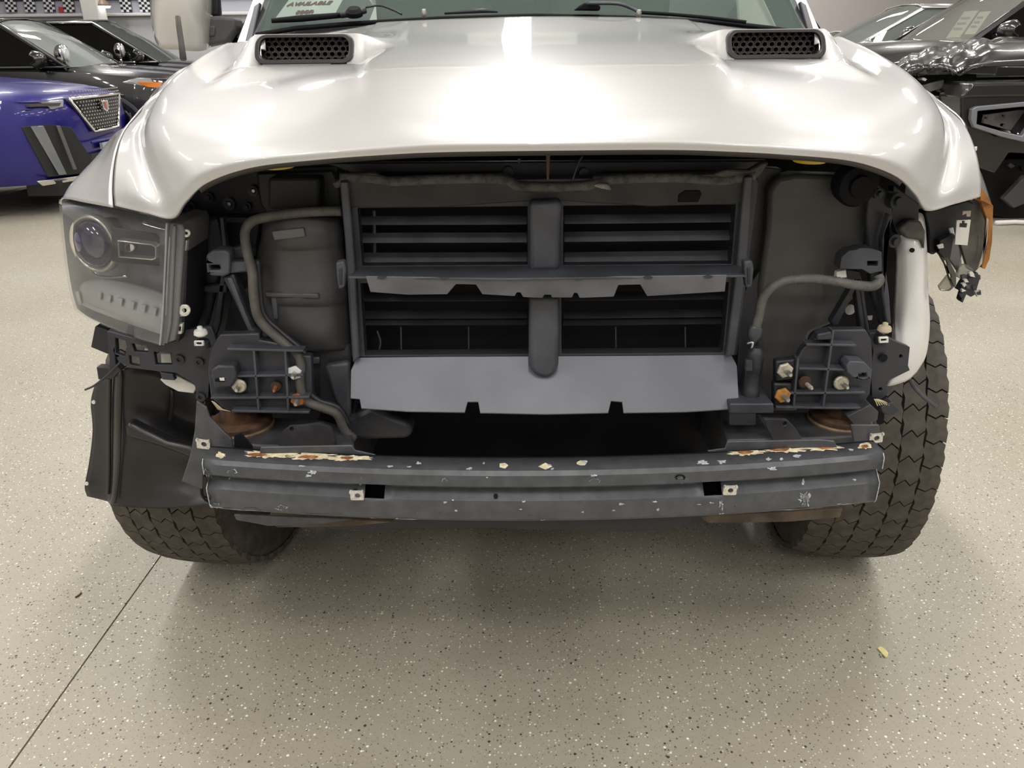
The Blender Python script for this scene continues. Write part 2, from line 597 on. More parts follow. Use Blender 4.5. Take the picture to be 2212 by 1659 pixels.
# hood vents
M_VENT = mat('vent_black', (0.020, 0.018, 0.019), 0.4)
for s in (-1, 1):
    cx = s * abs(VX)
    yv = 1.681
    zb = VZ
    z0, z1 = zb + 0.001, zb + 0.055
    w_ = VW
    fr_o = [T(cx + a, yv - 0.018 + 0.62 * (b - z0), b) for a, b in rrect(-w_, z0, w_, z1, 0.020, 5)]
    fr_i = [T(cx + a, yv - 0.018 + 0.62 * (b - z0), b) for a, b in rrect(-w_ + 0.009, z0 + 0.008, w_ - 0.009, z1 - 0.006, 0.015, 5)]
    v = MB().holes(fr_o, [fr_i], (0, 0.022, 0)).build('hood_vent', M_VENT, hood, bevel=0.002)
    # funnel and honeycomb set into the opening
    n = len(fr_i)
    back = [p + Vector((0, 0.05, 0.0)) for p in fr_i]
    MB().grid([fr_i + [fr_i[0]], back + [back[0]]]).build('vent_funnel', M_VENT, hood, smooth=True, solid=-0.002)
    comb = MB()
    zc = (z0 + z1) / 2
    px_, pz_ = 0.0125, 0.0098
    for iz in range(-2, 3):
        for ix in range(-8, 9):
            hx = cx + (ix + (0.5 if iz % 2 else 0)) * px_ * 1.15
            hz = zc + iz * pz_
            if abs(hx - cx) > w_ - 0.013 or abs(hz - zc) > 0.021:
                continue
            o_ = [T(hx + px_ * 0.62 * math.cos(math.pi / 6 + math.pi / 3 * i), yv + 0.012 + 0.62 * (hz - z0), hz + px_ * 0.54 * math.sin(math.pi / 6 + math.pi / 3 * i)) for i in range(6)]
            i_ = [T(hx + px_ * 0.43 * math.cos(math.pi / 6 + math.pi / 3 * i), yv + 0.012 + 0.62 * (hz - z0), hz + px_ * 0.34 * math.sin(math.pi / 6 + math.pi / 3 * i)) for i in range(6)]
            o2 = [p + Vector((0, 0.006, 0)) for p in o_]
            i2 = [p + Vector((0, 0.006, 0)) for p in i_]
            comb.grid([i2 + i2[:1], i_ + i_[:1], o_ + o_[:1], o2 + o2[:1]])
    comb.build('honeycomb_mesh', mat('vent_mesh', (0.045, 0.042, 0.042), 0.45), hood)
    MB().prism([p + Vector((0, 0.045, 0)) for p in fr_i], (0, 0.004, 0)).build('vent_floor', M_VOID, hood)

# fenders
FEN = [
    [(242, 448, 1.322), (185, 437, 1.400), (138, 428, 1.490), (127, 436, 1.540)],
    [(240, 404, 1.352), (200, 397, 1.430), (152, 398, 1.535), ('t', -.955, 1.60, 1.07)],
    [(246, 340, 1.418), (228, 338, 1.480), (200, 351, 1.590), ('t', -.965, 1.67, 1.05)],
    [(264, 286, 1.508), (257, 286, 1.560), (250, 300, 1.680), ('t', -.985, 1.75, 1.04)],
    [('t', -.801, 1.628, 1.250), ('t', -.818, 1.68, 1.240), ('t', -.855, 1.75, 1.195), ('t', -.985, 1.80, 1.04)],
    [('t', -.834, 1.765, 1.264), ('t', -.85, 1.80, 1.252), ('t', -.89, 1.86, 1.20), ('t', -1.005, 1.90, 1.04)],
    [('t', -.846, 1.975, 1.301), ('t', -.89, 2.0, 1.292), ('t', -.965, 2.05, 1.23), ('t', -1.005, 2.1, 1.04)],
    [('t', -.85, 2.165, 1.334), ('t', -.89, 2.18, 1.325), ('t', -.965, 2.22, 1.25), ('t', -1.005, 2.25, 1.04)],
    [('t', -.85, 2.75, 1.36), ('t', -.89, 2.75, 1.35), ('t', -.965, 2.75, 1.27), ('t', -1.005, 2.75, 1.04)],
]
fen = [[ctl(p) for p in r] for r in FEN]


def arch_panel(s, y0=1.70):
    pts = [T(s * 1.0, y0, 1.06), T(s * 1.0, 2.75, 1.06), T(s * 1.0, 2.75, 0.50), T(s * 1.0, 2.47, 0.50)]
    for i in range(13):
        a = math.radians(8 + 108 * i / 12)
        pts.append(T(s * 1.0, 2.0 + 0.47 * math.cos(a), 0.44 + 0.47 * math.sin(a)))
    pts.append(T(s * 1.0, min(y0 - .04, 1.79), 1.0))
    return pts


fl_mesh = MB().grid(dense(fen, 6, 6))
fender = fl_mesh.build('fender', M_PAINT, TRUCK, smooth=True, solid=0.003)
tag(fender, 'whole silver-white fender above the headlight')
MB().prism(arch_panel(-1), (0.004, 0, 0)).build('wheel_arch', M_PAINT, fender)
# the broken fender on the other side: its front corner is torn back to the primer
fr_ = [[mirror(p) for p in r] for r in fen]
keep = [r for r in fr_]
keep[0] = [P(2100, 432, 1.335), P(2108, 425, 1.40), P(2122, 420, 1.46), P(2128, 430, 1.50)]
keep[1] = [P(2098, 395, 1.352), P(2108, 385, 1.42), P(2125, 392, 1.50), P(2140, 440, 1.545)]
keep[2] = [P(2080, 330, 1.418), P(2092, 335, 1.48), P(2110, 350, 1.58), T(.955, 1.66, 1.05)]
fd = dense(keep, 6, 6)
fender_r = MB().grid(fd).build('fender', M_PAINT, TRUCK, smooth=True, solid=0.003)
tag(fender_r, 'broken silver-white fender with torn front corner')
MB().prism(arch_panel(1, 1.83), (-0.004, 0, 0)).build('wheel_arch', M_PAINT, fender_r)

# ---------------------------------------------------------------- helpers for parts seen through the grille opening
def PZ(px, py, z):
    d = _f + _r * ((px - 1106.0) / F_PX) - _u * ((py - 829.5) / F_PX)
    t = (z - H_CAM) / d.z
    return Vector((d.x * t, d.y * t, z))


def PX(px, py, x):
    d = _f + _r * ((px - 1106.0) / F_PX) - _u * ((py - 829.5) / F_PX)
    t = x / d.x
    return Vector((x, d.y * t, H_CAM + d.z * t))


def proj(v):
    d = Vector(v) - Vector((0, 0, H_CAM))
    w_ = d.dot(_f)
    return 1106.0 + d.dot(_r) / w_ * F_PX, 829.5 - d.dot(_u) / w_ * F_PX


def plate(name, m, pts, Y=None, th=0.004, holes=(), parent=None, bevel=0.0015, label=None):
    """a stamped or moulded plate: outline at its distance, pushed back by its thickness"""
    b = MB()
    o = PL(pts, Y)
    if holes:
        b.holes(o, [PL(h, Y) for h in holes], (0, th, 0))
    else:
        b.prism(o, (0, th, 0))
    ob = b.build(name, m, parent or TRUCK, bevel=bevel)
    if label:
        ob['label'] = label
    return ob


def solidbox(name, m, x0, y0, x1, y1, Yf, Yb, parent=None, bevel=0.004):
    """a box whose front face fills the pixel rectangle at distance Yf and runs back to Yb"""
    a, b_, c, d = P(x0, y0, Yf), P(x1, y0, Yf), P(x1, y1, Yf), P(x0, y1, Yf)
    return MB().prism([a, b_, c, d], (0, Yb - Yf, 0)).build(name, m, parent or TRUCK, bevel=bevel)


def hose(name, m, pts, r, n=10, seg=5, parent=None, ribs=0):
    path = cr(PL(pts), seg)
    rr = r
    if ribs:
        path = cr(PL(pts), ribs)
        rr = [r * (1.06 if i % 2 else 0.9) for i in range(len(path))]
    return MB().tube(path, rr, n).build(name, m, parent or TRUCK, smooth=True)


# ================================================================ bumper beam
BX0, BX1 = TX - 0.5875, TX + 0.562
PROF = [(0.046, .731), (0.007, .7290), (0.001, .7225), (0, .703), (.019, .698), (.018, .690), (0.0, .676), (-.001, .669), (0, .641), (.004, .635), (.05, .633)]


def beamY(x):
    return 1.10 + 0.05 * ((x - TX) / .575) ** 2


def beamS(x, t):
    i = max(0, min(len(PROF) - 2, int(t)))
    f_ = t - i
    a, b_ = PROF[i], PROF[i + 1]
    return Vector((x, beamY(x) + a[0] + (b_[0] - a[0]) * f_, a[1] + (b_[1] - a[1]) * f_))


def beam_uv(px, py):
    x = TX
    for _ in range(6):
        best = min((abs(proj(beamS(x, t / 20))[1] - py), t / 20) for t in range(0, 190))[1]
        ex, ey = proj(beamS(x, best))
        x += (px - ex) / 1270.0
    return x, best


hx = []
for a, b_ in ((788, 831), (1520, 1560)):
    hx.append((beam_uv(a, 1062)[0], beam_uv(b_, 1062)[0]))
xs = sorted(set([BX0 + (BX1 - BX0) * i / 28 for i in range(29)] + [q for h in hx for q in h]))
bm_ = MB()
rows = [[beamS(x, t) for t in range(len(PROF))] for x in xs]
n_ = len(PROF)
bm_.v = [p for r in rows for p in r]
for i in range(len(xs) - 1):
    mid = (xs[i] + xs[i + 1]) / 2
    inh = any(h[0] < mid < h[1] for h in hx)
    for j in range(n_ - 1):
        if inh and j in (4, 5):
            continue
        bm_.f.append([i * n_ + j, i * n_ + j + 1, (i + 1) * n_ + j + 1, (i + 1) * n_ + j])
BEAM = bm_.build('bumper_beam', M_BEAM, TRUCK, angle=24, solid=0.0035)
tag(BEAM, 'grey scuffed steel bumper beam with rust along its top')
bk = MB()
bk.grid([[Vector((x, beamY(x) + 0.05, z)) for x in xs] for z in (.731, .633)])
bk.build('beam_dark_backing', M_VOID, BEAM, solid=-0.003)  # black sheet added to darken the hollow of the open-backed beam


def blot(name, m, px, py, rx, ry, seed, n=22, rag=0.35, lift=0.0006, rot=0.0):
    """an irregular chip or stain lying on the beam, rx/ry in picture pixels"""
    rnd = random.Random(seed)
    pts = []
    for i in range(n):
        a = 2 * math.pi * i / n
        k = 1 - rag * rnd.random()
        dx, dy = rx * k * math.cos(a), ry * k * math.sin(a)
        x, t = beam_uv(px + dx * math.cos(rot) - dy * math.sin(rot), py + dx * math.sin(rot) + dy * math.cos(rot))
        x = max(BX0 + 0.002, min(BX1 - 0.002, x))
        q = beamS(x, t)
        nrm = Vector((0, -1, 0)) if t > 2 else Vector((0, -0.3, 1)).normalized()
        pts.append(q + nrm * lift)
    c = sum(pts, Vector()) / len(pts)
    b = MB()
    b.add(pts + [c], [(i, (i + 1) % n, n) for i in range(n)])
    return b


def blots(name, m, lst, parent, lift=0.0007, rag=0.35):
    for i, q in enumerate(lst):
        blot(name, m, *q[:4], seed=int(q[0] * 7 + q[1]), lift=lift, rag=rag, n=q[4] * 2 if len(q) > 4 and q[4] > 8 else (q[4] if len(q) > 4 else 18)).build(name, m, parent)


M_CHIP = mat('bare_chip', (0.50, 0.54, 0.57), 0.5, 0.2, noise=0.3, nscale=200)
M_SCUFF = mat('scuff', (0.22, 0.23, 0.25), 0.6, noise=0.4, nscale=150)
blots('residue_patch', M_CREAM, [(582, 981, 66, 11, 22), (672, 986, 70, 9, 22), (757, 990, 58, 8, 22), (478, 984, 14, 9), (1612, 978, 52, 8, 20), (1690, 972, 62, 7, 20), (1770, 968, 56, 8, 20), (1868, 964, 18, 9)], BEAM, 0.0007, 0.5)
blots('rust_spot', M_RUST, [(556, 983, 24, 4), (665, 988, 24, 4), (750, 990, 16, 3.5), (1610, 977, 20, 4.5), (1683, 971, 24, 5), (1780, 966, 26, 5), (1868, 965, 9, 4)], BEAM, 0.0013, 0.25)
blots('paint_chip', M_CHIP, [(843, 1008, 9, 4), (904, 1001, 8, 4), (1014, 1013, 9, 4), (1045, 1001, 4, 3), (1262, 998, 9, 5), (1518, 1000, 16, 6), (1560, 998, 14, 6), (1660, 993, 9, 5), (1688, 992, 5, 4), (1722, 986, 10, 5), (1838, 972, 7, 3), (1668, 1012, 12, 4), (1470, 1037, 22, 9), (1410, 1042, 14, 4), (1738, 1078, 17, 20, 18), (1558, 1092, 7, 16), (1590, 1095, 3, 8), (465, 1092, 26, 9), (500, 1020, 14, 9), (608, 1098, 16, 10), (805, 1120, 14, 3), (880, 1122, 30, 2.5), (960, 1038, 9, 10), (675, 1020, 11, 5), (780, 1040, 6, 12), (1660, 1095, 12, 2.5), (1735, 1040, 4, 12), (1820, 1088, 24, 2)], BEAM, 0.0008, 0.6)
blots('residue_patch', M_CREAM, [(1178, 1008, 16, 8, 4), (1088, 1006, 11, 7, 5), (1256, 1001, 12, 6, 7)], BEAM, 0.0008, 0.1)
_r2 = random.Random(5)
blots('paint_chip', M_CHIP, [(_r2.uniform(455, 1880), _r2.choice((1118, 1104, 1085, 1030, 1008)) + _r2.uniform(-6, 6) - 18 * ((_r2.random() > 2)), _r2.uniform(3, 9), _r2.uniform(1.5, 3.5)) for _ in range(34)], BEAM, 0.0008, 0.6)
blots('hole_dark_disc', M_VOID, [(1469, 1031, 11, 7), (1071, 1071, 5, 6), (768, 1057, 5, 3), (1578, 1049, 5, 3)], BEAM, 0.0016, 0.0)  # black discs on the surface paint the dark of the holes
blots('scuff_mark', M_SCUFF, [(500, 1022, 10, 6), (606, 1096, 10, 7), (1740, 1076, 9, 11), (1285, 1040, 14, 9), (520, 1100, 60, 4), (700, 1108, 50, 3), (1730, 1100, 60, 3), (445, 1030, 5, 22), (448, 1080, 8, 16)], BEAM, 0.0012, 0.3)

# flange plates welded behind the top edge
for pts in ([(560, 984), (563, 966), (760, 962), (767, 973), (812, 983), (800, 996)], [(1538, 984), (1528, 974), (1566, 969), (1571, 954), (1770, 950), (1803, 953), (1809, 967), (1800, 975)]):
    plate('flange_plate', M_BEAM, pts, 1.172, 0.004, parent=BEAM)


def clip_nut(px, py, Y, parent, s=1.0, tilt=0.0, m=None):
    b = MB()
    c = P(px, py, Y)
    R = Matrix.Rotation(tilt, 3, 'Y')
    o_ = [c + R @ Vector((a * s, 0, b_ * s)) for a, b_ in rrect(-.011, -.0085, .011, .0085, .002, 2)]
    h_ = [c + R @ Vector((a * s, 0, b_ * s)) for a, b_ in circ(0.001, 0, .0048, .0048, 10)]
    b.holes(o_, [h_], (0, 0.003, 0))
    for dx in (-.0095, .0095):
        b.box(c + R @ Vector((dx * s, -0.002, 0.0085 * s)), (.003 * s, .006, .004 * s))
    return b.build('clip_nut', m or M_CLIP, parent)


for bxe in (BX0 + .0015, BX1 - .0015):
    MB().tube([beamS(bxe, t / 2) + Vector((0, -.0012, .0008)) for t in range(2, 19)], .0008, 5).build('worn_edge', M_CHIP, BEAM)
clip_nut(771, 1071, 1.106, BEAM)
clip_nut(1577, 1060, 1.110, BEAM)
plate('beam_end_tab', M_BEAM, [(505, 1112), (620, 1117), (760, 1122), (700, 1132), (580, 1137), (545, 1130), (510, 1124)], 1.20, 0.006, parent=BEAM)
plate('rusty_tow_bracket', mat('rusty_steel', (0.11, 0.085, 0.06), 0.75, noise=0.4, nscale=20), [(575, 1125), (760, 1122), (850, 1128), (760, 1137), (600, 1140)], 1.24, 0.05, parent=BEAM)
plate('rusty_tow_bracket', mat('rusty_steel', (0.11, 0.085, 0.06)), [(1510, 1115), (1820, 1100), (1815, 1118), (1700, 1128), (1530, 1130)], 1.24, 0.05, parent=BEAM)
# air deflector under the beam
plate('air_deflector', M_BLACK, [(860, 1118), (1490, 1112), (1492, 1128), (1440, 1146), (1380, 1150), (1250, 1144), (1170, 1146), (1090, 1142), (980, 1136), (900, 1132)], 1.20, 0.012, label='black plastic air deflector under the beam')

# ================================================================ grille shutter and radiator opening
SH = plate('shutter_frame', M_DARK, [(737, 392), (1632, 380), (1640, 395), (1592, 768), (760, 772)], 1.335, 0.03,
           holes=[[(772, 450), (1140, 446), (1140, 572), (782, 574)], [(1217, 445), (1590, 442), (1580, 570), (1217, 573)], [(778, 612), (1142, 612), (1142, 765), (788, 768)], [(1213, 612), (1575, 610), (1562, 762), (1213, 765)]], label='dark active grille shutter frame')
# raised side rails, centre post and top bar
plate('side_rail', M_DUSTY, [(733, 392), (752, 392), (768, 590), (776, 772), (762, 785), (752, 600)], 1.318, 0.03, parent=SH, bevel=0.003)
plate('side_rail', M_DUSTY, [(1608, 382), (1628, 380), (1612, 590), (1588, 768), (1568, 772), (1590, 590)], 1.318, 0.03, parent=SH, bevel=0.003)
cpost = MB()
for Yo, pts in ((1.300, [(1143, 437), (1215, 434), (1209, 585), (1143, 588)]), (1.300, [(1143, 640), (1209, 640), (1207, 790), (1198, 812), (1178, 820), (1155, 812), (1142, 792)])):
    cpost.prism(PL(pts, Yo), (0, 0.04, 0))
cpost.build('centre_post', M_DUSTY, SH, bevel=0.009, segs=3)


def slat(x0, y0, x1, y1, hpx, Y, m):
    """one horizontal louvre, tilted, front edge on the pixel line"""
    a, b_ = P(x0, y0, Y), P(x1, y1, Y)
    c, d = P(x0, y0 + hpx, Y - 0.005), P(x1, y1 + hpx, Y - 0.005)
    return MB().prism([a, b_, d, c], (0, 0.014, 0.006)).build('slat', m, SH, bevel=0.0015)


for xl0, xl1, xr0, xr1, yl, yr, hp, m in ((775, 1139, 1218, 1585, 476, 470, 11, M_DUSTY), (775, 1139, 1218, 1583, 513, 507, 13, M_DUSTY), (778, 1139, 1218, 1578, 556, 551, 13, M_DUSTY), (782, 1139, 1216, 1570, 643, 638, 9, M_DARK), (784, 1139, 1216, 1566, 682, 678, 7, M_DARK), (784, 1139, 1216, 1564, 697, 694, 6, M_DARK)):
    slat(xl0, yl, xl1, yl - 1, hp, 1.362, m)
    slat(xr0, yr + 4, xr1, yr, hp, 1.362, m)
for x in (866, 1012, 1330, 1480):
    MB().tube([P(x, 706, 1.372), P(x + 1, 772, 1.372)], 0.0013, 6).build('shutter_rod', M_DUSTY, SH)
MB().tube(cr(PL([(815, 715, 1.375), (822, 740, 1.375), (816, 765, 1.375)]), 4), 0.0018, 6).build('shutter_rod', M_DUSTY, SH)
MB().tube([P(808, 455, 1.375), P(810, 572, 1.375)], 0.003, 6).build('shutter_rod', M_DUSTY, SH)
# middle shelf with its hanging apron
shelf = MB()
shelf.prism([P(752, 597, 1.262), P(1105, 601, 1.250), P(1620, 594, 1.262), P(1598, 572, 1.325), P(780, 575, 1.325)], (0, 0, -0.004))
shelf.build('mid_shelf', M_DUSTY, SH, bevel=0.001)
ap = [(790, 597), (1105, 601), (1570, 594), (1566, 630), (1398, 640), (1383, 615), (1336, 616), (1326, 641), (1252, 644), (1247, 633), (1240, 633), (1236, 643), (1192, 643), (1190, 637), (1176, 637), (1172, 644), (1130, 642), (1124, 632), (1116, 632), (1112, 640), (1042, 636), (1028, 615), (985, 614), (966, 636), (880, 637), (800, 631)]
M_APRON = mat('pale_apron', (0.165, 0.168, 0.19), 0.5, noise=0.22, nscale=12)  # paler grey than the shutter plastic around it
MB().prism(PL([(x, y, 1.255 + 0.0004 * (y - 597)) for x, y in ap]), (0, 0.004, 0)).build('mid_apron', M_APRON, SH, bevel=0.001)
for x, y in ((825, 599), (960, 601), (1100, 602), (1250, 602), (1400, 599), (1530, 597)):
    blot_ = MB().lathe(P(x, y + 1, 1.2535), (0, 1, 0), [(0.008, 0), (0.008, 0.003)], 10)
    for q in blot_.v:
        c_ = P(x, y + 1, 1.2535)
        q.z = c_.z + (q.z - c_.z) * 0.35
    blot_.build('rivet', M_DARK, SH)
for x, y, Y in ((735, 592, 1.262), (1617, 590, 1.262)):
    sgn = 1 if x < 1000 else -1
    plate('end_clip', M_DUSTY, [(x - 10, y - 25), (x + 8, y - 28), (x + 12, y - 10), (x + 8, y + 30), (x - 4, y + 34), (x - 8, y + 5)], Y, 0.02, parent=SH, bevel=0.003)
    plate('end_clip_slot', M_BLACK, [(x - 3, y - 12), (x + 4, y - 12), (x + 4, y + 24), (x - 2, y + 24)], Y - 0.002, 0.004, parent=SH)
# lower apron panel
la = [(770, 772, 1.335), (960, 770, 1.335), (1178, 769, 1.335), (1400, 768, 1.335), (1580, 766, 1.335), (1592, 790, 1.33), (1596, 860, 1.285), (1580, 862, 1.282), (1576, 884, 1.272), (1480, 890, 1.265), (1347, 892, 1.262), (1344, 868, 1.277), (1320, 866, 1.278), (1314, 892, 1.262), (1178, 895, 1.258), (1037, 892, 1.26), (1033, 868, 1.275), (1010, 868, 1.275), (1004, 891, 1.262), (880, 889, 1.266), (780, 882, 1.275), (777, 862, 1.285), (757, 860, 1.287), (758, 800, 1.325)]
MB().prism(PL(la), (0, 0.003, -0.003)).build('lower_apron', mat('grey_apron', (0.17, 0.178, 0.212), 0.42, noise=0.12, nscale=7), SH, bevel=0.001)
# condenser behind the louvres, and a black sheet painting the engine bay's darkness
MB().prism(PL([(765, 430), (1600, 425), (1580, 775), (775, 778)], 1.43), (0, 0.05, 0)).build('condenser', M_VOID, TRUCK)
MB().prism(PL([(400, 320), (1965, 310), (1900, 1010), (480, 1015)], 1.62), (0, 0.05, 0)).build('engine_bay_dark_sheet', M_VOID, TRUCK)

# upper crossmember with fuzzy foam seal, latch and cable
top = MB().prism(PL([(735, 388), (1095, 378), (1110, 398), (1270, 398), (1282, 380), (1625, 374), (1620, 440), (1405, 446), (1178, 432), (950, 448), (745, 448)], 1.331), (0, 0.03, 0))
top.build('upper_panel', mat('upper_panel_dark', (0.036, 0.036, 0.037), 0.6, noise=0.3, nscale=14), SH, bevel=0.002)
plate('sensor_window', M_VOID, [(1466, 420), (1480, 411), (1512, 411), (1516, 420), (1508, 437), (1464, 437)], 1.3295, 0.004, parent=SH)
M_FOAM = mat('fuzzy_foam', (0.11, 0.105, 0.10), 0.95, noise=0.4, nscale=60, bump=1.0, bscale=220)
MB().tube(cr(PL([(735, 384, 1.335), (800, 385, 1.335), (850, 392, 1.335), (950, 388, 1.335), (1050, 386, 1.335), (1095, 390, 1.333), (1125, 403, 1.33), (1200, 405, 1.33), (1262, 402, 1.33), (1290, 395, 1.332), (1330, 388, 1.335), (1400, 385, 1.335), (1480, 385, 1.335), (1560, 390, 1.335), (1630, 378, 1.335)]), 5), 0.0085, 8).build('foam_seal', M_FOAM, SH, smooth=True)
plate('foam_lump', mat('pale_foam', (0.34, 0.32, 0.31), 0.9, noise=0.4, nscale=80), [(1282, 402), (1290, 396), (1312, 397), (1321, 405), (1321, 412), (1300, 408)], 1.318, 0.012, parent=SH, bevel=0.003)
for pts in ([(716, 396), (732, 388), (760, 376), (800, 372), (820, 378), (790, 386), (752, 392), (728, 408), (722, 404)], [(1540, 376), (1570, 366), (1620, 368), (1650, 350), (1662, 352), (1640, 382), (1612, 392), (1560, 386)]):
    plate('corner_bracket', M_HOSE, pts, 1.33, 0.02, bevel=0.003)
MB().prism(PL([(700, 352), (1660, 346), (1655, 366), (1300, 372), (1280, 392), (1105, 392), (1090, 372), (760, 374)], 1.40), (0, 0.02, 0)).build('latch_crossmember', M_BLACK, TRUCK, bevel=0.003)
for x, y in ((1098, 372), (1262, 375)):
    MB().lathe(P(x, y, 1.385), (0, 1, 0), [(0.009, 0), (0.0095, 0.004), (0.0095, 0.02)], 14).build('bolt', M_DARK, TRUCK, angle=40)
MB().lathe(P(1121, 348, 1.39), (0, 1, 0), [(0.003, 0), (0.003, 0.01)], 10).build('bolt', M_DUSTY, TRUCK)
MB().tube([P(1184, 334, 1.345), P(1183, 388, 1.335)], [0.0035, 0.002], 8).build('latch_pin', mat('brown_pin', (0.17, 0.105, 0.05), 0.7), TRUCK)
hose('latch_cable', M_DUSTY, [(1258, 338, 1.34), (1248, 355, 1.335), (1236, 392, 1.33)], 0.0016, 6)
# yellow headlamp plugs under the hood edge
for x, y, rx in ((602, 361, 33), (1748, 349, 38)):
    MB().lathe(P(x, y, 1.235) + Vector((0, 0, 0.0)), (0, -0.05, 1), [(0.024, 0), (0.027, 0.003), (0.027, 0.009), (0.02, 0.012)], 24).build('hood_bumper_plug', M_YELLOW, TRUCK, angle=40)

# ================================================================ left of the radiator (picture left)
# inner apron wall, headlamp bucket and posts
plate('inner_apron', M_BLACK, [(392, 420), (470, 350), (745, 352), (745, 470), (560, 480), (520, 780), (395, 760)], 1.50, 0.01)
for x, y, r in ((496, 440, .012), (548, 412, .010), (535, 445, .008), (452, 425, .009), (412, 445, .010)):
    MB().lathe(P(x, y, 1.495), (0, -1, 0), [(r, 0), (r, .006), (r * .55, .006), (r * .55, .014)], 12).build('bolt', M_DARK if x not in (496, 548) else M_DUSTY, TRUCK, angle=40)
    if x in (496, 548):
        MB().lathe(P(x, y, 1.479), (0, -1, 0), [(.003, 0), (.003, .003)], 8).build('bolt_tip', M_STEEL, TRUCK)
plate('apron_shelf', M_DARK, [(420, 468), (560, 470), (560, 480), (425, 482)], 1.46, 0.05)
plate('lamp_post', M_DARK, [(425, 480), (470, 470), (486, 540), (448, 700), (440, 722), (412, 722), (418, 640), (436, 560)], 1.42, 0.02, bevel=0.004)
plate('lamp_post', M_DUSTY, [(474, 470), (482, 470), (492, 560), (484, 620), (474, 700), (462, 735), (456, 735), (470, 640), (482, 560)], 1.40, 0.015)
# bumper-fascia bracket with the square tab
br = plate('fascia_bracket', M_DUSTY, [(444, 552), (458, 540), (486, 540), (496, 548), (496, 592), (482, 598), (452, 596), (446, 580)], 1.31, 0.035, holes=[[(451, 573), (474, 573), (476, 584), (452, 584)]], bevel=0.004)
plate('bracket_slot', M_VOID, [(449, 571), (478, 571), (478, 587), (450, 587)], 1.335, 0.003, parent=br)
plate('bracket_arm', M_DUSTY, [(494, 566), (534, 564), (536, 588), (494, 592)], 1.32, 0.03, parent=br, bevel=0.004)
plate('bracket_arm', M_DARK, [(500, 535), (530, 528), (545, 540), (545, 560), (500, 562)], 1.34, 0.03, parent=br, bevel=0.004)
plate('bracket_web', M_DARK, [(478, 598), (505, 592), (520, 640), (540, 690), (548, 720), (560, 728), (556, 740), (545, 742), (536, 718), (505, 650)], 1.32, 0.03, parent=br, bevel=0.004)
plate('bracket_brace', M_DUSTY, [(488, 600), (500, 600), (545, 712), (578, 722), (580, 736), (548, 742), (540, 728)], 1.315, 0.02, parent=br, bevel=0.003)
plate('cross_tab', M_DARK, [(438, 618), (490, 612), (490, 634), (440, 632)], 1.40, 0.02, bevel=0.003)
plate('cross_tab', M_BLACK, [(500, 640), (560, 600), (565, 720), (500, 740), (480, 720)], 1.43, 0.02, bevel=0.003)

# air-cleaner duct and the square box above it
solidbox('air_box', mat('soft_black_panel', (0.034, 0.034, 0.033), 0.6, noise=0.2, nscale=10), 578, 384, 690, 452, 1.40, 1.50, bevel=0.006)
plate('air_box_side', M_BLACK, [(552, 372), (720, 366), (735, 400), (735, 470), (690, 470), (578, 470), (560, 440)], 1.44, 0.04, bevel=0.005)
duct = dense([[P(586, 478, 1.385), P(620, 474, 1.365), P(670, 474, 1.365), P(728, 476, 1.39)],
              [P(584, 512, 1.375), P(620, 512, 1.352), P(672, 510, 1.352), P(730, 512, 1.38)],
              [P(572, 545, 1.385), P(610, 538, 1.362), P(680, 536, 1.362), P(734, 538, 1.385)],
              [P(560, 600, 1.38), P(610, 600, 1.355), P(690, 600, 1.355), P(738, 600, 1.38)],
              [P(566, 634, 1.38), P(612, 634, 1.350), P(692, 634, 1.350), P(740, 634, 1.38)],
              [P(566, 652, 1.385), P(612, 654, 1.358), P(692, 656, 1.358), P(742, 656, 1.385)],
              [P(590, 700, 1.385), P(630, 706, 1.355), P(700, 712, 1.355), P(745, 716, 1.385)],
              [P(625, 728, 1.395), P(650, 738, 1.37), P(705, 742, 1.37), P(748, 742, 1.395)]], 4, 4)
DUCT = MB().grid(duct).build('air_duct', mat('duct_plastic', (0.06, 0.06, 0.062), 0.42, noise=0.2, nscale=12), TRUCK, smooth=True, solid=-0.02)
tag(DUCT, 'moulded dark grey air duct')
plate('duct_rim', M_BLACK, [(728, 455), (750, 455), (757, 742), (744, 760), (742, 600)], 1.39, 0.03, bevel=0.004)
plate('duct_highlight_strip', mat('duct_highlight', (0.12, 0.12, 0.125), 0.3), [(586, 500), (655, 492), (660, 512), (592, 520)], 1.326, 0.01, parent=DUCT, bevel=0.002)  # paler colour paints a highlight onto the duct
plate('duct_rib', M_DUSTY, [(584, 640), (596, 640), (600, 690), (590, 690)], 1.330, 0.03, parent=DUCT, bevel=0.002)
plate('duct_foot', M_DARK, [(648, 742), (757, 740), (760, 880), (740, 910), (690, 880), (664, 820), (655, 770)], 1.37, 0.04, bevel=0.006)
plate('duct_foot', M_DUSTY, [(700, 790), (755, 782), (758, 900), (748, 918), (735, 890), (718, 850)], 1.345, 0.02, bevel=0.006)
plate('duct_foot_cover', M_DARK, [(745, 905), (800, 880), (860, 905), (885, 915), (893, 935), (880, 950), (800, 952), (755, 950), (738, 925)], 1.34, 0.06, bevel=0.012)
plate('duct_tab', M_DUSTY, [(668, 772), (690, 772), (690, 786), (668, 787)], 1.36, 0.01, bevel=0.002)

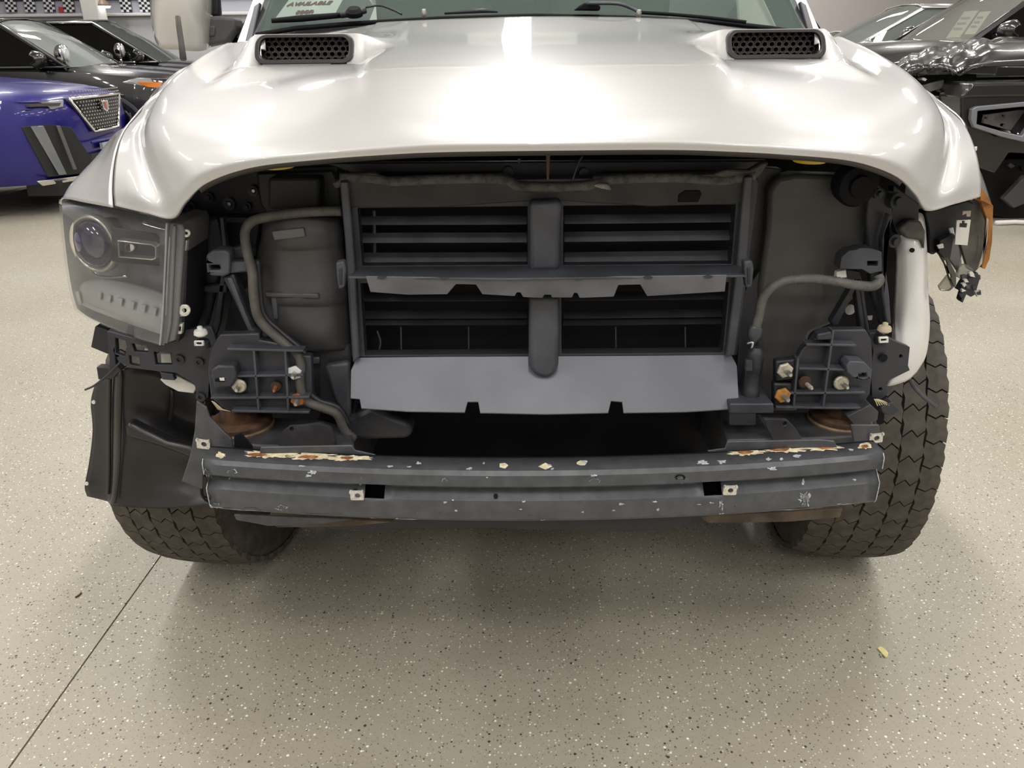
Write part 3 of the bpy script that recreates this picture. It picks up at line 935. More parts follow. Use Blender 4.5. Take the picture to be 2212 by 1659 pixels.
# hoses
hose('transmission_line', M_HOSE, [(738, 456, 1.335), (700, 456, 1.335), (640, 460, 1.335), (570, 470, 1.335), (540, 482, 1.33), (529, 505, 1.325), (534, 545, 1.315), (545, 590, 1.305), (548, 640, 1.30), (560, 690, 1.30), (600, 730, 1.30), (640, 765, 1.295), (650, 790, 1.292), (648, 830, 1.29), (660, 865, 1.29), (700, 882, 1.29), (728, 895, 1.29), (745, 930, 1.295), (765, 948, 1.30)], 0.0085, 10, 5)
hose('transmission_line', M_BLACK, [(556, 560, 1.33), (560, 620, 1.325), (570, 680, 1.32), (612, 722, 1.315), (655, 760, 1.31), (664, 800, 1.306), (664, 840, 1.303), (690, 866, 1.30), (730, 880, 1.30), (752, 915, 1.305)], 0.006, 8, 5)


# ---------------------------------------------------------------- ribbed mounting plates either side of the beam
def hexnut(px, py, Y, r, m, bolt=M_STEEL, parent=None, hexa=True, rot=0.3, tip=(0, 0)):
    c = P(px, py, Y)
    n = MB().lathe(c, (0, -1, 0), [(r, 0), (r, .004), (r * .85, .006), (r * .42, .006)], 6 if hexa else 14, start=rot)
    nut = n.build('nut', m, parent or TRUCK)
    cc = c + Vector((tip[0], 0, tip[1]))
    MB().lathe(cc, (0.1, -1, 0), [(r * .33, .004), (r * .33, .022), (r * .2, .026)], 10).build('stud', bolt, parent or TRUCK, angle=40)
    return nut


mp = plate('mounting_plate', M_DARK, [(455, 750), (475, 722), (560, 720), (560, 735), (622, 745), (640, 765), (672, 770), (675, 885), (668, 892), (560, 890), (490, 888), (455, 860), (448, 800)], 1.295, 0.02, label='ribbed black mounting plate on the picture left', bevel=0.003)
for a, b_, c, d, dep in ((490, 752, 655, 756, .022), (455, 812, 655, 808, .022), (455, 858, 668, 856, .022), (500, 886, 668, 889, .022)):
    plate('rib', M_DUSTY, [(a, b_), (c, d), (c, d + 5), (a, b_ + 5)], 1.275, dep, parent=mp, bevel=0.001)
for a, b_, c, d in ((545, 755, 556, 888), (613, 758, 620, 888)):
    plate('rib', M_DUSTY, [(a, b_), (a + 5, b_), (c + 5, d), (c, d)], 1.275, 0.022, parent=mp, bevel=0.001)
plate('boss', M_DARK, [(454, 800), (470, 790), (506, 790), (512, 815), (500, 838), (462, 840)], 1.27, 0.03, parent=mp, bevel=0.004)
plate('boss_slot', M_VOID, [(463, 818), (478, 814), (488, 818), (486, 826), (464, 825)], 1.269, 0.003, parent=mp)
plate('slot_light', M_WHITE, [(473, 816), (484, 816), (486, 823), (475, 823)], 1.2685, 0.002, parent=mp)
hexnut(517, 832, 1.285, .0135, M_NUT, hexa=False, parent=mp)
hexnut(597, 833, 1.29, .010, mat('dark_rust', (0.06, 0.03, 0.018), 0.8), bolt=M_RUST, hexa=False, parent=mp)
hexnut(637, 804, 1.285, .0135, mat('pale_nut', (0.66, 0.68, 0.66), 0.5), parent=mp)
hexnut(643, 862, 1.285, .0135, M_RUST, parent=mp)


def push_pin(px, py, Y, m, parent=None):
    c = P(px, py, Y)
    b = MB().lathe(c, (0, 0, 1), [(.0085, -.008), (.0085, -.006), (.012, -.005), (.0115, 0.0), (.010, .003), (.005, .004), (.0045, .009), (.003, .010)], 18)
    o = b.build('push_pin', m, parent or TRUCK, angle=40)
    MB().lathe(c + Vector((0, 0, -.022)), (0, 0, 1), [(.013, -.008), (.013, .004), (.011, .006)], 14).build('pin_grommet', M_BLACK, parent or TRUCK, angle=40)
    return o


push_pin(433, 716, 1.30, M_WHITE)
plate('pin_clip', M_WHITE, [(418, 737), (439, 737), (440, 748), (419, 748)], 1.285, 0.006, holes=[[(423, 740), (435, 740), (435, 745), (424, 745)]])

# headlamp carrier below the headlight, with its windows
car = plate('lamp_carrier', M_DARK, [(232, 715), (345, 745), (380, 735), (400, 712), (455, 705), (470, 740), (455, 800), (450, 860), (425, 862), (420, 830), (380, 806), (320, 800), (280, 795), (255, 780), (240, 750)], 1.335, 0.012,
            holes=[[(248, 730), (270, 736), (275, 755), (268, 770), (250, 764)], [(284, 742), (318, 748), (320, 762), (290, 760)], [(278, 768), (300, 772), (302, 792), (280, 788)], [(332, 760), (370, 762), (372, 788), (336, 788)], [(345, 804), (372, 808), (378, 822), (350, 820)]], label='black plastic carrier with square windows')
for x, y in ((388, 776), (430, 782), (434, 857)):
    MB().lathe(P(x, y, 1.333), (0, -1, 0), [(.009, 0), (.009, .003), (.004, .003), (.004, -.002)], 14).build('screw_boss', M_BLACK, car, angle=40)
plate('white_liner_piece', M_WHITE, [(345, 820), (375, 808), (420, 832), (424, 838), (418, 850), (385, 846), (358, 832)], 1.36, 0.01)
plate('white_liner_piece', M_WHITE, [(347, 764), (368, 764), (372, 788), (348, 786)], 1.40, 0.01)
plate('white_liner_piece', M_WHITE, [(312, 752), (322, 754), (321, 764), (311, 762)], 1.40, 0.01)
plate('lower_bracket', M_BLACK, [(205, 705), (232, 712), (240, 760), (232, 765), (196, 750)], 1.46, 0.03)
plate('lower_bracket', M_BLACK, [(208, 793), (240, 795), (235, 820), (212, 820)], 1.44, 0.02)
plate('lower_bracket', M_DARK, [(230, 715), (245, 720), (250, 790), (262, 800), (240, 820), (232, 815), (236, 780)], 1.38, 0.02)
hose('loose_wire', M_DARK, [(262, 780, 1.36), (235, 808, 1.37), (205, 832, 1.375), (184, 842, 1.38)], 0.0022, 6)

# wheel-arch liner
ln = dense([[P(205, 830, 1.50), P(240, 800, 1.475), P(262, 795, 1.44), P(330, 800, 1.47), P(400, 830, 1.50), P(440, 845, 1.52)],
            [P(196, 870, 1.50), P(236, 865, 1.475), P(260, 865, 1.44), P(330, 880, 1.475), P(400, 915, 1.51), P(440, 930, 1.53)],
            [P(200, 930, 1.49), P(236, 935, 1.47), P(258, 935, 1.435), P(330, 945, 1.44), P(400, 960, 1.45), P(440, 970, 1.46)],
            [P(192, 1000, 1.49), P(236, 1010, 1.47), P(256, 1010, 1.43), P(330, 1015, 1.46), P(400, 1020, 1.48), P(440, 1022, 1.49)],
            [P(183, 1050, 1.48), P(234, 1065, 1.465), P(250, 1068, 1.43), P(330, 1070, 1.45), P(400, 1072, 1.46), P(440, 1070, 1.47)],
            [P(188, 1072, 1.48), P(232, 1083, 1.465), P(246, 1092, 1.43), P(330, 1098, 1.44), P(400, 1096, 1.45), P(460, 1088, 1.46)]], 5, 5)
LINER = MB().grid(ln).build('wheel_liner', mat('liner_plastic', (0.022, 0.021, 0.022), 0.33, noise=0.2, nscale=10), TRUCK, smooth=True, solid=0.004)
tag(LINER, 'black plastic wheel-arch liner')
for pth in ([(238, 806, 1.462), (237, 860, 1.462), (236, 935, 1.458), (236, 1010, 1.458), (234, 1066, 1.452)], [(262, 800, 1.428), (260, 865, 1.428), (258, 935, 1.423), (256, 1010, 1.418), (248, 1085, 1.418)], [(372, 842, 1.475), (371, 880, 1.485), (366, 915, 1.487)]):
    MB().tube(cr(PL(pth), 4), 0.004, 8).build('liner_ridge', mat('liner_plastic', (0.02, 0.02, 0.02)), LINER, smooth=True)
plate('duct_ledge', mat('duct_plastic', (0.06, 0.06, 0.06)), [(568, 632), (690, 634), (690, 648), (572, 644)], 1.326, 0.02, parent=DUCT, bevel=0.004)
plate('liner_flap', mat('liner_plastic', (0.02, 0.02, 0.02)), [(268, 925), (275, 912), (300, 925), (360, 955), (410, 965), (438, 985), (436, 1000), (395, 985), (340, 965), (270, 945)], 1.415, 0.03, parent=LINER, bevel=0.008)
for x, y in ((203, 868), (188, 1044), (212, 712)):
    MB().lathe(P(x, y, 1.472), (0, -1, 0), [(.004, 0), (.004, .003)], 10).build('liner_rivet', M_WHITE, LINER)

# frame horn on the picture left: steel flange, rust, tow bracket
fh = plate('frame_flange', M_BEAM, [(424, 866), (446, 880), (452, 900), (475, 925), (500, 948), (505, 975), (470, 985), (440, 1000), (437, 1058), (392, 1040), (410, 985), (420, 930)], 1.225, 0.006, label='steel frame flange with a clip nut', bevel=0.002)
clip_nut(439, 960, 1.221, fh, 1.05, 0.15)
M_FRAME = mat('frame_steel', (0.06, 0.06, 0.064), 0.5, 0.2, noise=0.4, nscale=14)
for sgn, pts, z in ((0, [(455, 895), (690, 905), (760, 925), (765, 962), (560, 962), (480, 955)], .705), (1, [(1560, 905), (1640, 892), (1890, 885), (1900, 940), (1800, 945), (1570, 950)], .705)):
    MB().prism([PZ(x, y, z) for x, y in pts], (0, 0, -0.05)).build('frame_horn', M_FRAME, TRUCK, bevel=0.004)
plate('dark_hole_patch', M_VOID, [(505, 940), (520, 935), (545, 965), (545, 990), (505, 985)], 1.21, 0.004)  # black patch painting the dark opening beside the frame horn
plate('tow_tab', M_FRAME, [(600, 960), (608, 935), (625, 922), (655, 920), (690, 915), (715, 925), (725, 950), (715, 970), (610, 970)], 1.245, 0.008, holes=[circ(630, 927, 5, 5, 8)])
plate('tow_tab', M_FRAME, [(1650, 905), (1700, 907), (1718, 925), (1732, 948), (1675, 958), (1660, 930)], 1.245, 0.008, holes=[circ(1695, 915, 5, 5, 8)])
# rusty body mounts
M_RUSTB = mat('rusty_mount', (0.075, 0.038, 0.018), 0.85, noise=0.6, nscale=25, bump=0.6, bscale=150)
for cx, cy, rx in ((520, 905, 75), (1815, 893, 72)):
    c = P(cx, cy, 1.33)
    rr = rx / 1680 * 1.30
    MB().lathe(c, (0, 0, 1), [(rr * .75, -.012), (rr, -.008), (rr, 0), (rr * .9, .004), (rr * .62, .004), (rr * .6, .03)], 28).build('body_mount', M_RUSTB, TRUCK, angle=40)
    MB().lathe(c - Vector((0, .0, .010)), (0, 0, 1), [(rr * 1.02, -.006), (rr * 1.05, -.001), (rr * 1.0, .002)], 28).build('mount_residue', mat('mount_residue_tan', (0.20, 0.15, 0.09), 0.8, noise=0.4, nscale=40), TRUCK, angle=40)
plate('rust_flake', mat('pale_tab', (0.45, 0.38, 0.26), 0.7), [(455, 866), (462, 868), (480, 884), (500, 890), (470, 886)], 1.265, 0.003)

# ================================================================ right of the radiator (picture right)
cool = plate('side_cooler_panel', mat('grey_panel', (0.085, 0.084, 0.08), 0.5, noise=0.15, nscale=8), [(1662, 412), (1680, 385), (1720, 376), (1860, 380), (1876, 395), (1868, 520), (1850, 640), (1800, 700), (1752, 720), (1735, 770), (1725, 890), (1640, 890), (1640, 620), (1658, 500)], 1.40, 0.05, label='flat dark grey panel beside the radiator', bevel=0.008)
plate('panel_gap', M_BLACK, [(1632, 360), (1690, 365), (1668, 420), (1650, 600), (1630, 860), (1600, 860), (1612, 600)], 1.43, 0.03)
plate('lower_side_panel', M_DARK, [(1600, 640), (1660, 560), (1650, 700), (1640, 880), (1590, 880)], 1.41, 0.02)
MB().lathe(P(1856, 402, 1.35), (0.1, -1, -.1), [(.036, -.03), (.038, -.006), (.034, 0), (.020, .002), (.018, .008)], 28).build('horn', M_VOID, TRUCK, angle=40)
rp = plate('side_post', M_DARK, [(1880, 380), (1925, 420), (1930, 470), (1918, 520), (1910, 640), (1920, 700), (1905, 705), (1885, 640), (1876, 560), (1872, 470)], 1.37, 0.02, bevel=0.004)
plate('side_post_flange', M_DUSTY, [(1922, 462), (1928, 470), (1914, 505), (1912, 560), (1922, 640), (1926, 700), (1915, 702), (1906, 640), (1906, 520)], 1.345, 0.02, bevel=0.003)
plate('corner_brace', M_BLACK, [(1930, 400), (1985, 440), (1985, 500), (1940, 510), (1925, 470)], 1.40, 0.02)
for x, y, r in ((1936, 434, .014), (1896, 418, .009), (1930, 520, .012)):
    MB().lathe(P(x, y, 1.36), (0.2, -1, 0), [(r, -.02), (r, .004), (r * .6, .004), (r * .5, .010)], 16).build('bolt', M_DARK, TRUCK, angle=40)
fb = plate('fascia_bracket', M_DUSTY, [(1814, 580), (1818, 556), (1834, 542), (1850, 540), (1858, 536), (1880, 536), (1905, 544), (1906, 586), (1880, 592), (1862, 582), (1816, 582)], 1.325, 0.03, holes=[[(1874, 564), (1897, 564), (1896, 575), (1874, 575)]], bevel=0.004)
plate('bracket_slot', M_VOID, [(1870, 560), (1900, 560), (1900, 580), (1870, 580)], 1.35, 0.003, parent=fb)
plate('white_plug', M_WHITE, [(1808, 588), (1828, 582), (1830, 600), (1806, 602)], 1.335, 0.012)
plate('bracket_web', M_BLACK, [(1828, 582), (1858, 586), (1862, 604), (1830, 604)], 1.34, 0.02, parent=fb)
for pts in ([(1846, 610), (1856, 606), (1872, 730), (1862, 735)], [(1856, 606), (1864, 604), (1876, 700), (1882, 735), (1872, 735)], [(1840, 620), (1848, 626), (1812, 700), (1800, 705), (1796, 696)]):
    plate('bracket_brace', M_BLACK, pts, 1.34, 0.02, parent=fb, bevel=0.002)
MB().lathe(P(1835, 668, 1.42), (0, -1, 0), [(.010, 0), (.010, .004)], 14).build('white_plug', M_WHITE, TRUCK)
plate('white_plug', M_WHITE, [(1874, 683), (1886, 682), (1884, 692), (1876, 692)], 1.40, 0.005)
# corrugated loom across the panel, down to the plug
hose('wiring_loom', mat('loom_grey', (0.12, 0.115, 0.108), 0.6, noise=0.2, nscale=80), [(1896, 595, 1.325), (1900, 606, 1.32), (1885, 618, 1.315), (1850, 616, 1.31), (1800, 607, 1.31), (1750, 602, 1.31), (1700, 606, 1.31), (1668, 620, 1.312), (1648, 645, 1.315), (1640, 680, 1.318), (1634, 705, 1.318)], 0.0085, 10, ribs=14)
plate('loom_sleeve', M_DUSTY, [(1622, 706), (1640, 702), (1650, 712), (1646, 730), (1632, 748), (1622, 742), (1618, 724)], 1.31, 0.018, bevel=0.006)
hose('loom_tie', M_STEEL, [(1614, 742, 1.305), (1626, 740, 1.30), (1624, 754, 1.30), (1630, 760, 1.305)], 0.0022, 6)
conn = MB()
conn.lathe(P(1620, 860, 1.30), (0, 0, 1), [(.020, -.02), (.020, 0), (.016, .004), (.016, .02), (.0145, .022), (.0145, .055), (.0155, .058), (.0155, .090), (.012, .095), (.008, .10)], 20)
CN = conn.build('plug_connector', M_BLACK, TRUCK, angle=40)
plate('plug_latch', M_DARK, [(1612, 778), (1626, 778), (1626, 802), (1612, 802)], 1.278, 0.008, parent=CN, bevel=0.001)
solidbox('plug_bracket', M_DUSTY, 1576, 872, 1672, 894, 1.26, 1.34, bevel=0.003)
solidbox('plug_bracket', M_DARK, 1576, 886, 1634, 920, 1.262, 1.33, bevel=0.003)
# ribbed plate
mr = plate('mounting_plate', M_DARK, [(1755, 740), (1772, 716), (1800, 712), (1870, 712), (1885, 735), (1885, 800), (1880, 850), (1860, 882), (1680, 884), (1672, 880), (1678, 785), (1725, 772), (1735, 752)], 1.295, 0.02, label='ribbed black mounting plate on the picture right', bevel=0.003)
for a, b_, c, d in ((1742, 742, 1850, 744), (1726, 794, 1880, 798), (1678, 848, 1870, 846), (1676, 878, 1860, 880)):
    plate('rib', M_DUSTY, [(a, b_), (c, d), (c, d + 5), (a, b_ + 5)], 1.275, 0.022, parent=mr, bevel=0.001)
for a, b_, c, d in ((1798, 714, 1776, 880), (1722, 775, 1712, 880)):
    plate('rib', M_DUSTY, [(a, b_), (a + 5, b_), (c + 5, d), (c, d)], 1.275, 0.022, parent=mr, bevel=0.001)
for pts in ([(1676, 780), (1720, 776), (1718, 820), (1676, 826)], [(1672, 828), (1714, 828), (1710, 876), (1672, 876)]):
    plate('boss', M_BLACK, pts, 1.282, 0.02, parent=mr, bevel=0.004)
plate('boss', M_DARK, [(1766, 722), (1796, 716), (1800, 734), (1764, 736)], 1.27, 0.02, parent=mr, bevel=0.003)
tb = plate('square_tab', M_DUSTY, [(1828, 790), (1836, 780), (1868, 782), (1884, 800), (1882, 816), (1866, 822), (1842, 816), (1830, 804)], 1.262, 0.03, holes=[[(1854, 806), (1872, 806), (1874, 816), (1856, 817)]], parent=mr, bevel=0.003)
plate('slot_light', M_WHITE, [(1852, 804), (1862, 804), (1863, 816), (1853, 816)], 1.28, 0.003, parent=mr)
hexnut(1695, 799, 1.278, .0145, M_NUT, parent=mr)
hexnut(1690, 853, 1.276, .0145, mat('orange_rust', (0.42, 0.20, 0.045), 0.8, noise=0.3, nscale=120), parent=mr)
hexnut(1737, 824, 1.288, .012, mat('dark_rust', (0.06, 0.03, 0.018), 0.8), bolt=M_NUT, hexa=False, parent=mr, tip=(.003, -.003))
hexnut(1816, 826, 1.285, .0135, M_NUT, hexa=False, parent=mr)
push_pin(1911, 708, 1.30, mat('tan_pin', (0.55, 0.48, 0.33), 0.5))
plate('pin_clip', M_WHITE, [(1899, 729), (1920, 728), (1920, 741), (1900, 742)], 1.282, 0.006, holes=[[(1903, 733), (1916, 732), (1916, 737), (1904, 738)]])
rc = plate('lamp_carrier', M_DARK, [(1878, 720), (1900, 716), (1930, 735), (1966, 750), (1962, 790), (1966, 800), (1915, 825), (1920, 848), (1905, 862), (1884, 858), (1880, 800), (1886, 760)], 1.31, 0.015, holes=[circ(1946, 770, 4, 4, 8), circ(1902, 841, 4, 4, 8)], label='black plastic carrier stub by the tyre', bevel=0.002)
MB().lathe(P(1906, 772, 1.308), (0, -1, 0), [(.007, 0), (.008, .004), (.004, .004)], 12).build('screw_boss', M_VOID, rc)
# frame flange and loose plug
fr2 = plate('frame_flange', M_BEAM, [(1838, 918), (1900, 918), (1902, 955), (1888, 962), (1845, 962)], 1.235, 0.006, label='steel frame flange beside the worn tyre', bevel=0.002)
clip_nut(1893, 947, 1.231, fr2, 1.05, -0.1)
plate('frame_horn_end', M_FRAME, [(1830, 900), (1880, 874), (1898, 890), (1896, 908), (1850, 925)], 1.27, 0.05)
lp = plate('loose_plug', M_DARK, [(1902, 880), (1928, 868), (1945, 886), (1934, 896), (1920, 898), (1906, 892)], 1.28, 0.02, bevel=0.002)
for i in range(6):
    x = 1894 + i * 5
    hose('loose_wire', mat('cream_wire', (0.5, 0.45, 0.25), 0.5), [(1888 + i * 1.5, 862, 1.29), (1892 + i * 4, 868, 1.285), (1896 + i * 5, 874 + abs(i - 3), 1.28)], 0.0009, 5, parent=lp)
hose('brake_line', M_DUSTY, [(1962, 815, 1.50), (1978, 840, 1.50), (2000, 862, 1.50), (2022, 878, 1.51)], 0.004, 8)
plate('white_liner_piece', M_WHITE, [(1856, 868), (1870, 858), (1868, 866)], 1.33, 0.01)

# painted inner fender panel that shows where the headlight is gone
wp = dense([[P(1930, 520, 1.42), P(1950, 470, 1.41), P(1990, 460, 1.42), P(2000, 490, 1.44)],
            [P(1936, 560, 1.40), P(1960, 545, 1.385), P(1990, 540, 1.385), P(2004, 560, 1.42)],
            [P(1932, 640, 1.40), P(1960, 640, 1.375), P(1990, 630, 1.375), P(2006, 640, 1.42)],
            [P(1930, 690, 1.40), P(1955, 700, 1.375), P(1992, 695, 1.385), P(2009, 690, 1.44)],
            [P(1934, 735, 1.38), P(1958, 745, 1.37), P(1990, 740, 1.39), P(2006, 738, 1.44)],
            [P(1930, 790, 1.39), P(1955, 792, 1.375), P(1982, 785, 1.40), P(1998, 775, 1.44)],
            [P(1912, 824, 1.40), P(1920, 834, 1.385), P(1960, 822, 1.40), P(1980, 805, 1.43)]], 5, 5)
WP = MB().grid(wp).build('inner_fender', mat('inner_white', (0.80, 0.79, 0.785), 0.35, 0.0, coat=0.6), TRUCK, smooth=True, solid=0.004)
tag(WP, 'painted inner fender where the headlight is missing')
MB().lathe(P(1969, 540, 1.378), (0, -1, 0), [(.004, 0), (.004, .004)], 12).build('screw_hole', M_VOID, WP)
plate('fender_tube', M_HOSE, [(1942, 495), (1965, 475), (1990, 478), (2000, 500), (1998, 540), (1990, 520), (1960, 515)], 1.38, 0.02, bevel=0.006)

# broken fender corner on the picture right
M_PRIMER = mat('orange_primer', (0.36, 0.15, 0.035), 0.7, noise=0.35, nscale=30)
BF = plate('fender_stump', M_PRIMER, [(2116, 430), (2130, 425), (2146, 445), (2144, 520), (2138, 560), (2128, 582), (2120, 578), (2130, 540), (2134, 480)], 1.56, 0.012, label='torn fender edge showing orange primer')
plate('primer_streak', M_PRIMER, [(2092, 398), (2100, 405), (2110, 430), (2096, 428)], 1.345, 0.02, parent=BF, bevel=0)
plate('primer_streak', M_PRIMER, [(2108, 392), (2118, 402), (2134, 425), (2144, 445), (2128, 436), (2118, 432), (2120, 412)], 1.43, 0.05, parent=BF, bevel=0)
plate('fender_inner_skin', mat('inner_grey', (0.14, 0.135, 0.12), 0.6, noise=0.3, nscale=20), [(2096, 430), (2120, 432), (2134, 450), (2134, 500), (2130, 545), (2116, 578), (2104, 590), (2090, 580), (2076, 530), (2080, 480)], 1.585, 0.01, parent=BF)
plate('fender_edge', mat('edge_cream', (0.5, 0.48, 0.40), 0.6), [(2132, 470), (2136, 475), (2133, 520), (2122, 570), (2112, 582), (2128, 530)], 1.552, 0.004, parent=BF)
LB = plate('lamp_bracket', M_BLACK, [(1996, 458), (2090, 432), (2106, 440), (2100, 480), (2080, 500), (2062, 520), (2050, 545), (2038, 550), (2026, 545), (2016, 552), (2006, 545), (2006, 500)], 1.50, 0.03, bevel=0.004, label='black broken headlamp bracket')
plate('bracket_leg', M_BLACK, [(2030, 520), (2062, 505), (2054, 556), (2040, 558), (2028, 545)], 1.48, 0.02, parent=LB)
plate('white_tag', M_WHITE, [(2067, 476), (2097, 475), (2090, 530), (2063, 528)], 1.46, 0.003, holes=[[(2073, 482), (2078, 482), (2078, 476.5), (2084, 476.5), (2084, 482), (2090, 482), (2088, 492), (2072, 491)]], parent=LB, bevel=0, label='white plastic tag')
plate('white_tag', mat('tan_tag', (0.45, 0.42, 0.33), 0.5), [(2080, 456), (2098, 455), (2096, 468), (2088, 468), (2088, 461), (2079, 465)], 1.465, 0.003, parent=LB, bevel=0)
plate('white_tag', M_WHITE, [(2050, 494), (2060, 491), (2063, 508), (2054, 510)], 1.49, 0.004, parent=LB)
plate('white_tag', M_WHITE, [(2024, 530), (2038, 526), (2040, 536), (2028, 538)], 1.475, 0.004, parent=LB)
HS = plate('hanging_strap', mat('strap_brown', (0.09, 0.08, 0.065), 0.6), [(2026, 545), (2044, 548), (2066, 592), (2066, 615), (2062, 622), (2050, 600), (2040, 570)], 1.49, 0.006, holes=[[(2040, 563), (2044, 562), (2048, 572), (2044, 573)], [(2050, 592), (2054, 592), (2056, 600), (2052, 600)]], label='bent metal strap hanging under the bracket')
plate('clear_shard', glass('smoky_plastic', (0.75, 0.73, 0.68), 1.45, 0.1, 0.25), [(2030, 620), (2050, 595), (2060, 622), (2052, 629), (2034, 629)], 1.50, 0.01, parent=HS)
plate('clear_shard', glass('smoky_plastic', (0.75, 0.73, 0.68)), [(2072, 575), (2090, 572), (2104, 582), (2100, 600), (2085, 606), (2070, 600)], 1.51, 0.012, parent=HS)
plate('clear_shard', glass('smoky_plastic', (0.75, 0.73, 0.68)), [(2054, 500), (2070, 525), (2078, 575), (2068, 580), (2052, 560)], 1.53, 0.003, parent=HS, bevel=0)
rnd = random.Random(3)
DB = plate('broken_lamp_end', M_DARK, [(2086, 605), (2100, 598), (2112, 588), (2118, 600), (2112, 620), (2108, 636), (2098, 642), (2088, 636), (2080, 655), (2076, 650), (2082, 630), (2072, 628)], 1.50, 0.02, label='crumpled wire and lamp debris hanging from the fender')
for i in range(16):
    x, y = 2075 + rnd.random() * 42, 590 + rnd.random() * 48
    pts = [(x + rnd.uniform(3, 8) * math.cos(a + rnd.random()), y + rnd.uniform(3, 9) * math.sin(a + rnd.random())) for a in (0, 1.5, 3.1, 4.6)]
    plate('debris_chip', (M_WHITE, M_DARK, M_HOSE, M_CLIP)[i % 4], pts, 1.485 + rnd.random() * 0.02, 0.006, parent=DB, bevel=0)

# ================================================================ headlight
LENS = [[(127, 430, 1.53), (160, 434, 1.485), (210, 444, 1.435), (290, 462, 1.367), (360, 480, 1.325)],
        [(128, 448, 1.512), (161, 452, 1.452), (211, 461, 1.40), (290, 477, 1.333), (359, 494, 1.292)],
        [(132, 500, 1.51), (165, 505, 1.445), (215, 512, 1.39), (290, 525, 1.325), (356, 540, 1.285)],
        [(140, 570, 1.51), (172, 578, 1.445), (220, 588, 1.39), (288, 602, 1.325), (352, 617, 1.285)],
        [(150, 630, 1.51), (178, 642, 1.45), (222, 656, 1.395), (286, 676, 1.33), (349, 694, 1.287)],
        [(160, 668, 1.52), (186, 686, 1.455), (226, 704, 1.40), (285, 728, 1.335), (345, 746, 1.29)]]
lensd = dense([[P(*p) for p in r] for r in LENS], 6, 6)


def lens_pt(u, v, back=0.0, side=0.0):
    """u 0..1 outer to inner, v 0..1 top to bottom, set back into the lamp"""
    fu, fv = u * (len(lensd[0]) - 1), v * (len(lensd) - 1)
    i, j = min(int(fv), len(lensd) - 2), min(int(fu), len(lensd[0]) - 2)
    a, b_ = fv - i, fu - j
    q = lensd[i][j] * (1 - a) * (1 - b_) + lensd[i][j + 1] * (1 - a) * b_ + lensd[i + 1][j] * a * (1 - b_) + lensd[i + 1][j + 1] * a * b_
    return q + Vector((back * 0.45, back * 0.9, 0))


M_LHOUS = mat('lamp_housing_grey', (0.36, 0.37, 0.39), 0.3, 0.3, noise=0.15, nscale=20)
hs = MB()
NV = 10
rows_ = [[lens_pt(i / NV, j / NV, 0.07 if 0 < i < NV and 0 < j < NV else 0.006) for i in range(NV + 1)] for j in range(NV + 1)]
HL = hs.grid(rows_).build('headlight', M_LHOUS, TRUCK, smooth=True, solid=-0.003)
tag(HL, 'clear headlight with projector and chrome bezel')
MB().grid(lensd).build('lens', glass('lamp_lens', (0.93, 0.94, 0.95), 1.55, 0.015, 0.05, (0.65, 0.65, 0.66)), HL, smooth=True)


def lamp_frame(u, v):
    return lens_pt(u, v, 0.02)


# projector: ring bezel and blue-violet glass
pc = P(203, 527, 1.445)
axn = Vector((-0.35, -1, 0.05)).normalized()
MB().lathe(pc, axn, [(.049, -.02), (.054, -.012), (.0555, -.002), (.053, .005), (.048, .005), (.0445, 0), (.043, -.012)], 40).build('projector_bezel', mat('bezel_chrome', (0.80, 0.77, 0.68), 0.2, 0.55), HL, smooth=True)
pg = MB()
prof = [(.0435 * math.sin(math.radians(a)), -.002 + .020 * math.cos(math.radians(a))) for a in range(90, 0, -10)]
prof.append((0.0005, .018))
pg.lathe(pc, axn, prof, 32)
pgm = mat('projector_glass', (0.035, 0.03, 0.12), 0.06, 0.0, coat=1.0, spec=1.0)
pg.build('projector_glass', pgm, HL, smooth=True)
MB().lathe(pc, axn, [(.043, -.05), (.043, -.014)], 28).build('projector_barrel', M_DARK, HL, smooth=True)
# small lamp with its square frame
sq_o = [(252, 518), (328, 527), (338, 533), (338, 558), (330, 563), (255, 557)]
sq_i = [(257, 523), (326, 531), (334, 535), (334, 557), (327, 559.5), (259, 553.5)]
plate('marker_frame', mat('bezel_chrome', (0.7, 0.7, 0.64)), sq_o, 1.37, 0.02, holes=[sq_i], parent=HL, bevel=0.002)
plate('marker_pocket', M_DARK, [(240, 490), (334, 505), (346, 515), (346, 575), (240, 565)], 1.40, 0.004, parent=HL)
plate('marker_bulb', M_CHROME, circ(280, 535, 12, 10, 12), 1.392, 0.006, parent=HL)
# turn-signal tray along the bottom, and the brow above
tray = dense([[lens_pt(0.10, 0.74, 0.045), lens_pt(0.35, 0.70, 0.045), lens_pt(0.7, 0.70, 0.045), lens_pt(0.97, 0.70, 0.03)],
              [lens_pt(0.10, 0.76, 0.018), lens_pt(0.35, 0.73, 0.018), lens_pt(0.7, 0.73, 0.018), lens_pt(0.97, 0.74, 0.016)],
              [lens_pt(0.10, 0.92, 0.012), lens_pt(0.35, 0.92, 0.012), lens_pt(0.7, 0.92, 0.012), lens_pt(0.97, 0.93, 0.012)]], 5, 4)
MB().grid(tray).build('signal_tray', mat('signal_grey', (0.86, 0.86, 0.86), 0.25, 0.0), HL, smooth=True, solid=-0.003)
for i in range(6):
    u = 0.42 + i * 0.095
    MB().prism([lens_pt(u, 0.74, 0.006), lens_pt(u + 0.035, 0.74, 0.006), lens_pt(u + 0.03, 0.79, 0.005), lens_pt(u, 0.79, 0.005)], (0, 0.004, 0)).build('signal_facet', mat('facet', (0.92, 0.92, 0.92), 0.2, 0.0), HL, bevel=0.001)
